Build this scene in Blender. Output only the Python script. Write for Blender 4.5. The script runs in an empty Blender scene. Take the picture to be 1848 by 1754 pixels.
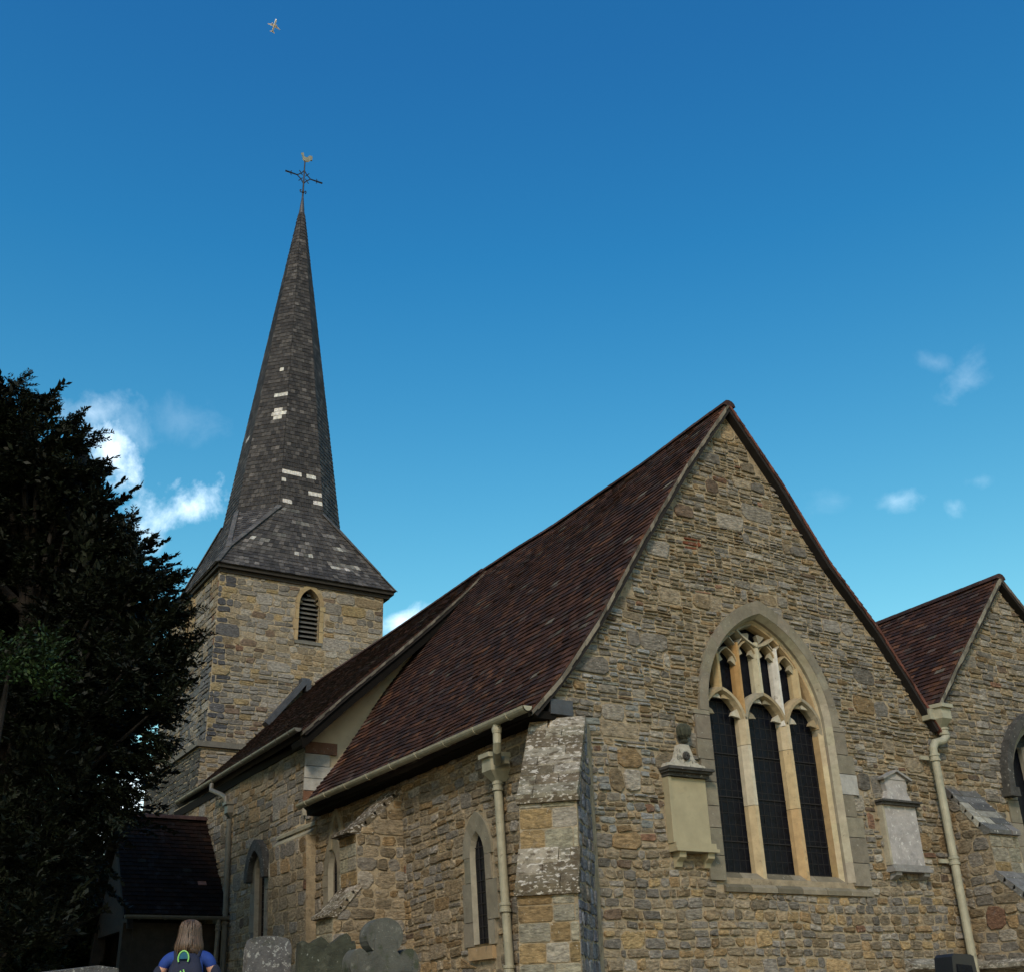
import bpy, math, random
import numpy as np
from mathutils import Vector, Matrix
from mathutils.geometry import tessellate_polygon
random.seed(7); rng = np.random.default_rng(7)
SC = bpy.context.scene; C = SC.collection
R = math.radians

# ------------------------------------------------------------------ camera, world, sun, exposure
CAMP = Vector((-6.58, -10.0, 1.6)); FPX = 2047.0
CR = Vector((0.85954, -0.51019, -0.02983)); CU = Vector((-0.19686, -0.38439, 0.90194)); CF = Vector((0.47163, 0.76938, 0.43083))
cam = bpy.data.objects.new('camera', bpy.data.cameras.new('camera')); C.objects.link(cam)
mw = Matrix((( CR.x, CU.x, -CF.x, CAMP.x), (CR.y, CU.y, -CF.y, CAMP.y), (CR.z, CU.z, -CF.z, CAMP.z), (0, 0, 0, 1)))
cam.matrix_world = mw
cam.data.sensor_fit = 'HORIZONTAL'; cam.data.sensor_width = 36; cam.data.lens = 36*FPX/1848
cam.data.clip_start = .1; cam.data.clip_end = 20000
SC.camera = cam
def ray(px, py): return CF + CR*((px-924)/FPX) - CU*((py-877)/FPX)
def atd(px, py, d):
    v = ray(px, py); v = v/math.hypot(v.x, v.y); return CAMP + v*d
def onplane(px, py, n, c):
    n = Vector(n); v = ray(px, py); return CAMP + v*((c-n.dot(CAMP))/n.dot(v))
def proj(P):
    v = P-CAMP; z = v.dot(CF); return 924+FPX*v.dot(CR)/z, 877-FPX*v.dot(CU)/z, z

SC.view_settings.view_transform = 'Standard'; SC.view_settings.look = 'None'
SC.view_settings.gamma = 1; SC.view_settings.use_curve_mapping = False
SC.view_settings.exposure = 0.88
SUN_AZ, SUN_EL = 219.0, 36.0     # azimuth clockwise from +Y: behind the camera's left shoulder, veiled
sun = bpy.data.objects.new('sun', bpy.data.lights.new('sun', 'SUN')); C.objects.link(sun)
sd = Vector((math.sin(R(SUN_AZ))*math.cos(R(SUN_EL)), math.cos(R(SUN_AZ))*math.cos(R(SUN_EL)), math.sin(R(SUN_EL))))
sun.rotation_euler = sd.to_track_quat('Z', 'Y').to_euler()
sun.data.energy = 1.5; sun.data.angle = R(11); sun.data.color = (1, .82, .60)

W = bpy.data.worlds.new('World'); SC.world = W; W.use_nodes = True
nt = W.node_tree; nt.nodes.clear()
def N(t, **k):
    n = nt.nodes.new(t)
    for a, b in k.items(): setattr(n, a, b)
    return n
out = N('ShaderNodeOutputWorld'); bg = N('ShaderNodeBackground'); bg.inputs[1].default_value = .10
sky = N('ShaderNodeTexSky', sky_type='NISHITA'); sky.sun_disc = False
sky.sun_elevation = R(SUN_EL); sky.sun_rotation = R(SUN_AZ); sky.air_density = 1.0; sky.dust_density = .4; sky.ozone_density = 2.2
hsv = N('ShaderNodeHueSaturation'); hsv.inputs['Saturation'].default_value = 1.36; hsv.inputs['Hue'].default_value = .488
nt.links.new(sky.outputs[0], hsv.inputs['Color'])
tc = N('ShaderNodeTexCoord')
def vm(op, a, b=None):
    n = N('ShaderNodeVectorMath', operation=op)
    if hasattr(a, 'links'): nt.links.new(a, n.inputs[0])
    else: n.inputs[0].default_value = a
    if b is not None:
        if hasattr(b, 'links'): nt.links.new(b, n.inputs[1])
        else: n.inputs[1].default_value = b
    return n
def mt(op, a, b=None, clamp=False):
    n = N('ShaderNodeMath', operation=op); n.use_clamp = clamp
    for i, v in enumerate((a, b)):
        if v is None: continue
        if hasattr(v, 'links'): nt.links.new(v, n.inputs[i])
        else: n.inputs[i].default_value = v
    return n.outputs[0]
D = tc.outputs['Generated']
nz = N('ShaderNodeTexNoise'); nz.inputs['Scale'].default_value = 13; nz.inputs['Detail'].default_value = 9; nz.inputs['Roughness'].default_value = .62; nz.inputs['Distortion'].default_value = .5
nt.links.new(D, nz.inputs['Vector'])
nz2 = N('ShaderNodeTexNoise'); nz2.inputs['Scale'].default_value = 55; nz2.inputs['Detail'].default_value = 6; nz2.inputs['Roughness'].default_value = .6
nt.links.new(D, nz2.inputs['Vector'])
nmix = mt('ADD', mt('MULTIPLY', mt('SUBTRACT', nz.outputs[0], .5), 2.4), mt('MULTIPLY', mt('SUBTRACT', nz2.outputs[0], .5), .9))
# small fair-weather clouds, each a patch of the sky dome: centre direction, half sizes, tilt, strength
clouds = [(200, 812, 52, 80, .2, 1.0), (175, 745, 75, 50, .2, .42), (235, 770, 50, 60, .3, .3), (325, 922, 118, 52, .42, .85), (270, 965, 55, 62, 0, .5), (735, 1118, 60, 26, .3, .7), (1735, 695, 34, 78, -.5, .19),
          (1690, 655, 45, 20, -.4, .15), (1615, 903, 66, 28, .0, .30), (1765, 868, 48, 24, .1, .22), (1722, 915, 26, 28, 0, .28), (1500, 905, 70, 35, 0, .12), (330, 760, 90, 50, 0, .13),
          (225, 1450, 110, 70, .2, 1.5), (-300, 900, 200, 80, .1, .9), (-700, 1200, 260, 90, 0, .9), (2300, 900, 200, 60, 0, .7)]
tot = None
for (px, py, hx, hy, tl, st) in clouds:
    c = ray(px, py).normalized(); a = (CR - c*CR.dot(c)).normalized(); b = c.cross(a)
    if b.dot(CU) < 0: b = -b
    a2 = a*math.cos(tl)+b*math.sin(tl); b2 = b*math.cos(tl)-a*math.sin(tl)
    s = FPX*1.1
    da = mt('MULTIPLY', vm('DOT_PRODUCT', D, a2).outputs['Value'], s/hx)
    db = mt('MULTIPLY', vm('DOT_PRODUCT', D, b2).outputs['Value'], s/hy)
    r2 = mt('SQRT', mt('ADD', mt('MULTIPLY', da, da), mt('MULTIPLY', db, db)))
    front = mt('GREATER_THAN', vm('DOT_PRODUCT', D, c).outputs['Value'], 0)
    m = mt('MULTIPLY', mt('ADD', mt('SUBTRACT', 1.0, r2), mt('MULTIPLY', nmix, 1.25)), front)
    m = mt('MULTIPLY', mt('MAXIMUM', mt('MINIMUM', m, 1.0), 0.0), st)
    tot = m if tot is None else mt('MAXIMUM', tot, m)
tot = mt('MINIMUM', tot, 1.0)
tot = mt('POWER', tot, 1.35)
mix = N('ShaderNodeMix', data_type='RGBA'); nt.links.new(tot, mix.inputs[0])
sz_ = N('ShaderNodeSeparateXYZ'); nt.links.new(D, sz_.inputs[0])
gr = N('ShaderNodeMapRange'); gr.inputs[1].default_value = .08; gr.inputs[2].default_value = .72; gr.inputs[3].default_value = 1.42; gr.inputs[4].default_value = .87; nt.links.new(sz_.outputs[2], gr.inputs[0])
gc = N('ShaderNodeCombineXYZ'); g_r = N('ShaderNodeMapRange'); g_r.inputs[1].default_value = .08; g_r.inputs[2].default_value = .6; g_r.inputs[3].default_value = 2.1; g_r.inputs[4].default_value = .72; nt.links.new(sz_.outputs[2], g_r.inputs[0]); nt.links.new(g_r.outputs[0], gc.inputs[0]); nt.links.new(gr.outputs[0], gc.inputs[1]); gb = N('ShaderNodeMapRange'); gb.inputs[1].default_value = .08; gb.inputs[2].default_value = .6; gb.inputs[3].default_value = .80; gb.inputs[4].default_value = 1.0; nt.links.new(sz_.outputs[2], gb.inputs[0]); nt.links.new(gb.outputs[0], gc.inputs[2])
nt.links.new(vm('MULTIPLY', hsv.outputs[0], gc.outputs[0]).outputs[0], mix.inputs[6]); mix.inputs[7].default_value = (8.3, 9.6, 10.6, 1)
nt.links.new(mix.outputs[2], bg.inputs[0]); nt.links.new(bg.outputs[0], out.inputs[0])

# ------------------------------------------------------------------ materials
MATS = {}
def mat(name, col=(.5, .5, .5), rough=.8, vary=.25, nscale=6, bump=.3, bscale=40, attr=False, metal=0, spec=.4, spots=None, streak=None, spotz=1, coat=0, noisecol=None):
    if name in MATS: return MATS[name]
    m = bpy.data.materials.new(name); m.use_nodes = True; t = m.node_tree; t.nodes.clear()
    o = t.nodes.new('ShaderNodeOutputMaterial'); p = t.nodes.new('ShaderNodeBsdfPrincipled'); t.links.new(p.outputs[0], o.inputs[0])
    p.inputs['Roughness'].default_value = rough; p.inputs['Metallic'].default_value = metal; p.inputs['Specular IOR Level'].default_value = spec
    tcn = t.nodes.new('ShaderNodeTexCoord'); n1 = t.nodes.new('ShaderNodeTexNoise'); n1.inputs['Scale'].default_value = nscale; n1.inputs['Detail'].default_value = 8; n1.inputs['Roughness'].default_value = .65
    t.links.new(tcn.outputs['Object'], n1.inputs['Vector'])
    mr = t.nodes.new('ShaderNodeMapRange'); mr.inputs[1].default_value = .3; mr.inputs[2].default_value = .7; mr.inputs[3].default_value = 1-vary; mr.inputs[4].default_value = 1+vary
    t.links.new(n1.outputs[0], mr.inputs[0])
    vmul = t.nodes.new('ShaderNodeVectorMath'); vmul.operation = 'SCALE'; t.links.new(mr.outputs[0], vmul.inputs['Scale'])
    if attr:
        a = t.nodes.new('ShaderNodeAttribute'); a.attribute_name = 'Col'; t.links.new(a.outputs['Color'], vmul.inputs[0])
    else: vmul.inputs[0].default_value = col
    cur = vmul.outputs[0]
    for sp in (spots or []):   # (scale, threshold, width, colour, strength)
        n2 = t.nodes.new('ShaderNodeTexNoise'); n2.inputs['Scale'].default_value = sp[0]; n2.inputs['Detail'].default_value = 7; n2.inputs['Roughness'].default_value = .6
        mps = t.nodes.new('ShaderNodeMapping'); mps.inputs['Scale'].default_value = (1, 1, spotz); t.links.new(tcn.outputs['Object'], mps.inputs[0]); t.links.new(mps.outputs[0], n2.inputs['Vector'])
        m2 = t.nodes.new('ShaderNodeMapRange'); m2.inputs[1].default_value = sp[1]; m2.inputs[2].default_value = sp[1]+sp[2]; m2.inputs[4].default_value = sp[4]
        t.links.new(n2.outputs[0], m2.inputs[0])
        mx = t.nodes.new('ShaderNodeMix'); mx.data_type = 'RGBA'; t.links.new(m2.outputs[0], mx.inputs[0]); t.links.new(cur, mx.inputs[6]); mx.inputs[7].default_value = (*sp[3], 1)
        cur = mx.outputs[2]
    t.links.new(cur, p.inputs['Base Color'])
    if bump:
        n3 = t.nodes.new('ShaderNodeTexNoise'); n3.inputs['Scale'].default_value = bscale; n3.inputs['Detail'].default_value = 6; n3.inputs['Roughness'].default_value = .7
        if attr and streak:
            mp = t.nodes.new('ShaderNodeMapping'); mp.inputs['Scale'].default_value = (1, 1, streak); t.links.new(tcn.outputs['Object'], mp.inputs[0]); t.links.new(mp.outputs[0], n3.inputs['Vector']); t.links.new(mp.outputs[0], n1.inputs['Vector'])
        else: t.links.new(tcn.outputs['Object'], n3.inputs['Vector'])
        bp = t.nodes.new('ShaderNodeBump'); bp.inputs['Strength'].default_value = bump; bp.inputs['Distance'].default_value = .03
        t.links.new(n3.outputs[0], bp.inputs['Height']); t.links.new(bp.outputs[0], p.inputs['Normal'])
    MATS[name] = m; return m
LICH = (.46, .45, .40); DARKL = (.05, .048, .045)
M_STONE = mat('rubble_sandstone', attr=True, rough=.92, vary=.6, nscale=15, bump=1.0, bscale=20, streak=2.4, spec=.2, spots=[(5, .6, .08, (.17, .17, .17), .5), (26, .64, .05, LICH, .55), (40, .66, .04, DARKL, .75)])
M_MORTAR = mat('lime_mortar', (.29, .245, .175), .95, .35, 7, .8, 40, spec=.1, spots=[(11, .58, .08, (.07, .06, .05), .6), (4, .62, .1, (.2, .2, .19), .5)])
M_ASHLAR = mat('grey_ashlar', attr=True, rough=.9, vary=.22, nscale=8, bump=.35, bscale=50, spec=.2, spots=[(30, .64, .06, LICH, .5), (9, .62, .1, (.1, .1, .09), .5)])
M_LICHEN = mat('lichened_stone', attr=True, spotz=2.2, rough=.95, vary=.35, nscale=12, bump=.8, bscale=30, spec=.15, spots=[(17, .545, .05, (.46, .44, .40), .85), (8, .54, .06, (.075, .06, .042), .85)])
M_DARKSTONE = mat('sooty_stone', (.045, .045, .043), .9, .5, 10, .5, 40, spots=[(25, .62, .05, (.33, .33, .31), .7)])
M_TILE = mat('clay_roof_tile', attr=True, rough=.85, vary=.45, nscale=9, bump=.6, bscale=60, spec=.12, spots=[(3.5, .58, .1, (.03, .028, .03), .6), (45, .70, .03, (.30, .28, .24), .55)])
M_SLAB = mat('roof_battens', (.012, .01, .01), .95, .3, bump=0)
M_SHINGLE = mat('oak_shingle', attr=True, rough=.75, vary=.45, nscale=14, bump=.5, bscale=80, spec=.35)
M_LEAD = mat('weathered_lead', (.06, .065, .075), .55, .3, 8, .3, 25, metal=.3)
M_PLASTER = mat('lime_render', (.42, .35, .24), .92, .1, 3, .15, 60, spec=.15, spots=[(2.2, .6, .15, (.17, .16, .12), .5)])
M_PIPE = mat('sage_painted_iron', (.27, .265, .205), .55, .2, 9, .1, 90, spots=[(14, .64, .08, (.12, .105, .075), .7), (35, .68, .03, (.16, .07, .03), .7)])
M_PIPED = mat('dull_painted_iron', (.10, .098, .085), .5, .2, 14, .08, 90)
M_GLASS = mat('dark_leaded_glass', (.004, .005, .009), .25, .5, 12, .35, 9, spec=.10)
M_LEADCAME = mat('lead_came', (.010, .010, .012), .8, .2, bump=0)
M_WEATHER = mat('dark_weathering_stone', attr=True, rough=.7, vary=.4, nscale=12, bump=.5, bscale=30, spec=.4, spots=[(18, .63, .04, (.5, .5, .47), .9)])
M_TRAC = mat('tracery_stone', attr=True, rough=.85, vary=.2, nscale=10, bump=.25, bscale=60, spec=.2, spots=[(14, .64, .06, (.14, .12, .09), .6)])
M_WOODD = mat('dark_timber', (.018, .015, .012), .8, .4, 8, .3, 30)
M_LOUVRE = mat('weathered_louvre', (.085, .085, .08), .8, .3, 12, .3, 50)
M_BLACK = mat('black_void', (.004, .004, .004), 1, 0, bump=0, spec=0)
M_IRON = mat('black_wrought_iron', (.015, .016, .02), .5, .2, bump=0, metal=.5)
M_GOLD = mat('gilt_copper', (.42, .34, .2), .35, .25, 9, .1, 40, metal=.6)
M_GRASS = mat('churchyard_grass', (.085, .09, .03), .95, .4, 3, .4, 30)
M_PATH = mat('gravel_path', (.24, .195, .14), .95, .3, 8, .4, 60)
M_LEAF = mat('yew_needles', attr=True, rough=.6, vary=.3, nscale=2, bump=0, spec=.2)
M_BARK = mat('yew_bark', (.009, .007, .006), .9, .4, 8, .6, 25)
M_SLATE = mat('tablet_slate', (.30, .29, .29), .75, .25, 9, .25, 50, spots=[(22, .6, .04, (.5, .5, .5), .8), (6, .6, .1, (.1, .1, .11), .5)])
M_TABLET = mat('tablet_freestone', (.285, .26, .175), .85, .12, 6, .12, 90, spots=[(7, .62, .12, (.19, .17, .12), .5)])
M_TABCAR = mat('tablet_carved_stone', (.34, .33, .29), .9, .3, 16, .5, 45, spots=[(14, .58, .05, (.08, .075, .06), .8)])
M_GRAVE = mat('lichened_gravestone', (.095, .095, .098), .95, .35, 12, .7, 30, spots=[(22, .57, .06, (.34, .35, .34), .8), (50, .62, .04, (.5, .51, .5), .8), (6, .54, .1, (.035, .04, .03), .75)])
M_MOSSY = mat('mossy_gravestone', (.038, .042, .03), .95, .4, 8, .6, 30, spots=[(7, .56, .1, (.08, .085, .065), .7), (35, .64, .05, (.3, .32, .3), .7)])
M_CROSS = mat('grey_marble_cross', (.075, .078, .07), .9, .3, 7, .5, 40, spots=[(9, .52, .1, (.035, .045, .025), .8), (14, .60, .08, (.17, .17, .15), .6), (45, .66, .04, (.42, .43, .40), .7)])

# ------------------------------------------------------------------ builders
class MB:
    def __init__(s): s.v = []; s.f = []; s.c = []; s.marks = []
    def add(s, vs, fs, col=(.3, .3, .3)):
        b = len(s.v); s.marks.append((b, len(s.f))); s.v += [tuple(p) for p in vs]; s.c += [col]*len(vs); s.f += [tuple(i+b for i in f) for f in fs]
    def box(s, c, dx, dy, dz, X=None, Y=None, Z=None, col=(.3, .3, .3)):
        X = X or Vector((1, 0, 0)); Y = Y or Vector((0, 1, 0)); Z = Z or Vector((0, 0, 1)); c = Vector(c)
        vs = [c + X*(dx*a/2) + Y*(dy*b/2) + Z*(dz*e/2) for a in (-1, 1) for b in (-1, 1) for e in (-1, 1)]
        fs = [(0, 1, 3, 2), (4, 6, 7, 5), (0, 4, 5, 1), (2, 3, 7, 6), (0, 2, 6, 4), (1, 5, 7, 3)]
        if X.cross(Y).dot(Z) < 0: fs = [f[::-1] for f in fs]
        s.add(vs, fs, col)
    def tube(s, pts, r, seg=12, col=(.3, .3, .3), caps=True):
        pts = [Vector(p) for p in pts]; rs = r if isinstance(r, (list, tuple)) else [r]*len(pts)
        rings = []; up = None
        for i, p in enumerate(pts):
            d = (pts[min(i+1, len(pts)-1)]-pts[max(i-1, 0)]).normalized()
            if up is None: up = d.orthogonal().normalized()
            up = (up - d*up.dot(d)).normalized(); w = d.cross(up)
            rings.append([p + (up*math.cos(2*math.pi*k/seg)+w*math.sin(2*math.pi*k/seg))*rs[i] for k in range(seg)])
        vs = [q for rr in rings for q in rr]; fs = []
        for i in range(len(pts)-1):
            for k in range(seg):
                a = i*seg+k; b = i*seg+(k+1) % seg; fs.append((a, b, b+seg, a+seg))
        if caps: fs += [tuple(range(seg))[::-1], tuple(range((len(pts)-1)*seg, len(pts)*seg))]
        s.add(vs, fs, col)
    def lathe(s, c, prof, seg=20, axis=Vector((0, 0, 1)), col=(.3, .3, .3)):
        c = Vector(c); X = axis.orthogonal().normalized(); Y = axis.cross(X); vs = []; fs = []
        for (r, h) in prof: vs += [c+axis*h+(X*math.cos(2*math.pi*k/seg)+Y*math.sin(2*math.pi*k/seg))*r for k in range(seg)]
        for i in range(len(prof)-1):
            for k in range(seg):
                a = i*seg+k; b = i*seg+(k+1) % seg; fs.append((a, b, b+seg, a+seg))
        fs += [tuple(range(seg))[::-1], tuple(range((len(prof)-1)*seg, len(prof)*seg))]
        s.add(vs, fs, col)
    def prism(s, loop, off, col=(.3, .3, .3)):
        """loop: closed 3-D polygon, extruded by off, both ends capped"""
        loop = [Vector(p) for p in loop]; off = Vector(off); n = len(loop)
        tri = tessellate_polygon([loop])
        nrm = Vector((0, 0, 0))
        for i in range(n): nrm += loop[i].cross(loop[(i+1) % n])
        vs = loop+[p+off for p in loop]; fs = []
        flip = nrm.dot(off) > 0
        for t in tri:
            a, b, c = t; tn = (loop[b]-loop[a]).cross(loop[c]-loop[a])
            if tn.dot(off) > 0: a, b, c = a, c, b
            fs.append((a, b, c)); fs.append((a+n, c+n, b+n))
        for i in range(n):
            j = (i+1) % n; f = (i, j, j+n, i+n); fs.append(f if flip else f[::-1])
        s.add(vs, fs, col)
    def each(s, name, m, parent=None, label=None):
        """every added piece becomes an object of its own"""
        ends = s.marks[1:]+[(len(s.v), len(s.f))]; out_ = []
        for (a, fa), (b, fb) in zip(s.marks, ends):
            q = MB(); q.v = s.v[a:b]; q.c = s.c[a:b]; q.f = [tuple(i-a for i in f) for f in s.f[fa:fb]]; out_.append(q.build(name, m, parent, label=label))
        return out_
    def build(s, name, m, parent=None, kind=None, smooth=False, label=None):
        me = bpy.data.meshes.new(name); me.from_pydata(s.v, [], s.f); me.update()
        ca = me.color_attributes.new('Col', 'FLOAT_COLOR', 'POINT')
        a = np.ones((len(s.v), 4), dtype=np.float32); a[:, :3] = np.array(s.c, dtype=np.float32).reshape(-1, 3) if s.c else 0
        ca.data.foreach_set('color', a.ravel())
        me.materials.append(m)
        if smooth: me.polygons.foreach_set('use_smooth', [True]*len(me.polygons))
        return link(name, me, parent, kind, label)
def link(name, me, parent=None, kind=None, label=None):
    o = bpy.data.objects.new(name, me); C.objects.link(o)
    if parent is not None:
        o.parent = parent
        if parent.parent is None: o.location = -parent.location
    if kind: o['kind'] = kind
    if label: o['label'] = label
    return o
def tag(o, label, cat, group=None):
    o['label'] = label; o['category'] = cat
    if group: o['group'] = group
    return o
def thing(name, loc, label, cat, group=None):
    o = bpy.data.objects.new(name, None); C.objects.link(o); o.location = loc; o.empty_display_size = .3
    return tag(o, label, cat, group)

class Fr:
    """a local frame: point(u, v, d) with d outwards"""
    def __init__(s, o, U, V, Nn): s.o = Vector(o); s.U = Vector(U); s.V = Vector(V); s.N = Vector(Nn); s.flip = s.U.cross(s.V).dot(s.N) < 0
    def p(s, u, v, d=0): return s.o+s.U*u+s.V*v+s.N*d
def panel(mb, fr, outer, holes, thick, col=(.3, .3, .3), reveal=0, rcol=None):
    """wall panel with holes; front at d=0, back at -thick"""
    loops = [outer]+holes; L3 = [[Vector((a, b, 0)) for a, b in l] for l in loops]
    flat = [q for l in loops for q in l]; n = len(flat); tri = tessellate_polygon(L3)
    vs = [fr.p(a, b, 0) for a, b in flat]+[fr.p(a, b, -thick) for a, b in flat]; fs = []
    for t in tri:
        a, b, c = t; nn = (vs[b]-vs[a]).cross(vs[c]-vs[a])
        if nn.dot(fr.N) < 0: a, b, c = a, c, b
        fs.append((a, b, c)); fs.append((a+n, c+n, b+n))
    k = 0
    for l in loops:
        for i in range(len(l)): fs.append((k+i, k+(i+1) % len(l), k+(i+1) % len(l)+n, k+i+n))
        k += len(l)
    mb.add(vs, fs, col)

# ---- stone laying
def vr(c, a, b):
    k = random.uniform(a, b); return tuple(x*k*random.uniform(.98, 1.02) for x in c)
PAL = [((.225, .215, .20), 30), ((.27, .25, .215), 18), ((.25, .205, .14), 26), ((.28, .21, .12), 14), ((.24, .155, .065), 6), ((.12, .075, .05), 3), ((.17, .16, .145), 12), ((.33, .31, .27), 5), ((.20, .09, .05), .7)]
MEAN = (.225, .202, .165)
def pick(warm=0.0):
    ws = [w*(1+warm*3 if i in (2, 3, 4, 8) else max(.1, 1-warm*.7)) for i, (c, w) in enumerate(PAL)]
    c = random.choices([c for c, w in PAL], [max(.05, w_) for w_ in ws])[0]; k = random.uniform(.56, 1.10)
    return tuple((x*.70+m*.30)*k for x, m in zip(c, MEAN))
STONES = []     # (projected size, wall object key, verts, faces, colour)
def warp(u, v, a=1):
    return (u+a*(.010*math.sin(5*v+2.3*u)+.006*math.sin(13*v-7*u)), v+a*(.014*math.sin(1.9*u+1.3*v)+.005*math.sin(5.3*u+4*v)+.003*math.sin(13*u-3*v)))
def lay_stone(key, fr, u0, u1, v0, v1, ok, t, col, joint=.008, wa=1, rough=1, round_=.22):
    cu, cv = (u0+u1)/2, (v0+v1)/2
    w, h = u1-u0-joint*2, v1-v0-joint*2
    if w < .02 or h < .015: return
    if ok and not ok(*warp(cu, cv, wa)): return
    x0, x1, y0, y1 = u0+joint, u1-joint, v0+joint, v1-joint
    k = min(w, h)*round_
    def j(a): return random.uniform(-a, a)*rough
    ring = []
    for (cx, cy, sx, sy) in ((x0, y0, 1, 1), (x1, y0, -1, 1), (x1, y1, -1, -1), (x0, y1, 1, -1)):
        ky, kx = k*random.uniform(.5, 1.5), k*random.uniform(.5, 1.8)
        p1 = (cx, cy+sy*ky); p2 = (cx+sx*kx, cy)
        ring += [p1, p2] if sx*sy > 0 else [p2, p1]
    jj = min(.014, min(w, h)*.13)*(1 if wa else .3)
    ring = [warp(a+j(jj), b+j(jj), wa) for a, b in ring]
    if ok:
        c2 = warp(cu, cv, wa); nr = []
        for q in ring:
            if not ok(*q):
                lo, hi = 0, 1
                for _ in range(7):
                    m_ = (lo+hi)/2; z = (c2[0]+(q[0]-c2[0])*m_, c2[1]+(q[1]-c2[1])*m_)
                    if ok(*z): lo = m_
                    else: hi = m_
                q = (c2[0]+(q[0]-c2[0])*lo, c2[1]+(q[1]-c2[1])*lo)
            nr.append(q)
        ring = nr
    n = len(ring); mu = sum(q[0] for q in ring)/n; mv = sum(q[1] for q in ring)/n
    ins = min(.018, .16*min(w, h))/max(w, h)*2
    tu, tv = random.uniform(-.25, .25)*t*rough, random.uniform(-.3, .3)*t*rough
    vs = [fr.p(a, b, -.012) for a, b in ring]
    vs += [fr.p(a, b, max(.002, t*.55+(a-mu)/w*tu+(b-mv)/h*tv)) for a, b in ring]
    vs += [fr.p(mu+(a-mu)*(1-ins*.9), mv+(b-mv)*(1-.30*min(1, .05/h)), max(.003, t+(a-mu)/w*tu*2+(b-mv)/h*tv*2+random.uniform(-.15, .15)*t*rough)) for a, b in ring]
    vs += [fr.p(mu+random.uniform(-.2, .2)*w*rough*.5, mv, t*(1+.12*rough*random.random()))]
    fs = []
    for i in range(n):
        q = (i+1) % n
        for L in (0, n): fs.append((i+L, q+L, q+L+n, i+L+n))
        fs.append((i+2*n, q+2*n, 3*n))
    # ring is counter-clockwise in (u, v)
    if fr.flip: fs = [f[::-1] for f in fs]
    P = fr.p(mu, mv, t); px, py, z = proj(P)
    facing = max(0.0, (CAMP-P).normalized().dot(fr.N))
    sz = FPX*math.sqrt(w*h*facing)/max(z, .1) if (z > 0 and -30 < px < 1878 and -30 < py < 1784) else 0
    STONES.append((sz, key, vs, fs, col))
def layout(key, fr, U0, U1, V0, V1, style, ok=None, warm=0.0, wa=1, colf=None):
    v = V0
    while v < V1-.01:
        st = style(v); hmin, hmax, wmin, wmax, pbig, t, layers = st
        k = random.choice(layers); hs = [random.uniform(hmin, hmax) for _ in range(k)]; H = sum(hs)
        if v+H > V1-.03: sc = (V1-v)/H; hs = [h*sc for h in hs]; H = V1-v
        u = U0-random.uniform(0, wmax) if wa else U0
        while u < U1:
            bw = random.uniform(wmin, wmax)*random.choice((1, 1.6, 2.2))
            if k > 1 and random.random() < pbig:
                bw = min(bw, H*2.6)
                cells = [(u, u+bw, v, v+H)]
            else:
                cells = []; vv = v; hh = hs[:]
                if k > 1: random.shuffle(hh)
                for h in hh:
                    x = u
                    while x < u+bw-1e-6:
                        w = random.uniform(wmin, wmax)
                        if u+bw-(x+w) < wmin*.6: w = u+bw-x
                        cells.append((x, x+w, vv, vv+h)); x += w
                    vv += h
            for (a, b, c, d) in cells:
                a = max(a, U0); b = min(b, U1)
                if b-a < .03: continue
                col = colf((a+b)/2, (c+d)/2) if colf else None
                if col is None: col = pick(warm+.5*math.sin(1.4*a+.7*c+.5)*math.sin(1.2*c+2-.4*a))
                lay_stone(key, fr, a, b, c, d, ok, t*random.uniform(.3, 1.15), col, wa=wa, rough=1 if wa else .35, round_=.22 if wa else .1, joint=random.uniform(.005, .012) if wa else .005)
            u += bw
        v += H
def S_(hmin, hmax, wmin, wmax, pbig, t, layers): return (hmin, hmax, wmin, wmax, pbig, t, layers)

def arch_half(w, rise):
    """half width at height y above the springing of a two-centred arch"""
    Rr = (w*w+rise*rise)/(2*w)
    return lambda y: (math.sqrt(max(0, Rr*Rr-y*y))-(Rr-w)) if y >= 0 else w
def arch_loop(cu, v0, vs, w, rise, n=9):
    f = arch_half(w, rise); pts = [(cu-w, v0), (cu+w, v0)]
    for i in range(n+1):
        y = rise*(1-(1-i/n)**1.6); pts.append((cu+f(y), vs+y))
    for i in range(n-1, -1, -1):
        y = rise*(1-(1-i/n)**1.6); pts.append((cu-f(y), vs+y))
    return pts
def in_arch(cu, v0, vs, w, rise):
    f = arch_half(w, rise)
    return lambda u, v: v0 < v < vs+rise and abs(u-cu) < (f(v-vs) if v > vs else w)
def ring_band(mb, fr, cu, vs, w, rise, wo, riseo, d0, d1, nseg=12, v0=None, col=None, joint=.012, split=1):
    """arch ring made of voussoirs (each a block) between inner and outer arch"""
    fi, fo = arch_half(w, rise), arch_half(wo, riseo)
    for sgn in (-1, 1):
        for i in range(nseg):
            ya, yb = i/nseg, (i+1)/nseg
            if i % split == 0: cc = col() if callable(col) else (col or (.3, .3, .3))
            g = lambda s, f, r: (sgn*f(r*(1-(1-s)**1.6)), r*(1-(1-s)**1.6))
            ga = joint/nseg if (i % split == 0 and i) else 0
            q = [g(ya+ga, fi, rise), g(ya+ga, fo, riseo), g(yb, fo, riseo), g(yb, fi, rise)]
            vs_ = [fr.p(cu+a, vs+b, d0) for a, b in q]+[fr.p(cu+a, vs+b, d1) for a, b in q]
            fs = [(0, 1, 2, 3), (4, 7, 6, 5), (0, 4, 5, 1), (1, 5, 6, 2), (2, 6, 7, 3), (3, 7, 4, 0)]
            mb.add(vs_, fs, cc)
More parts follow.
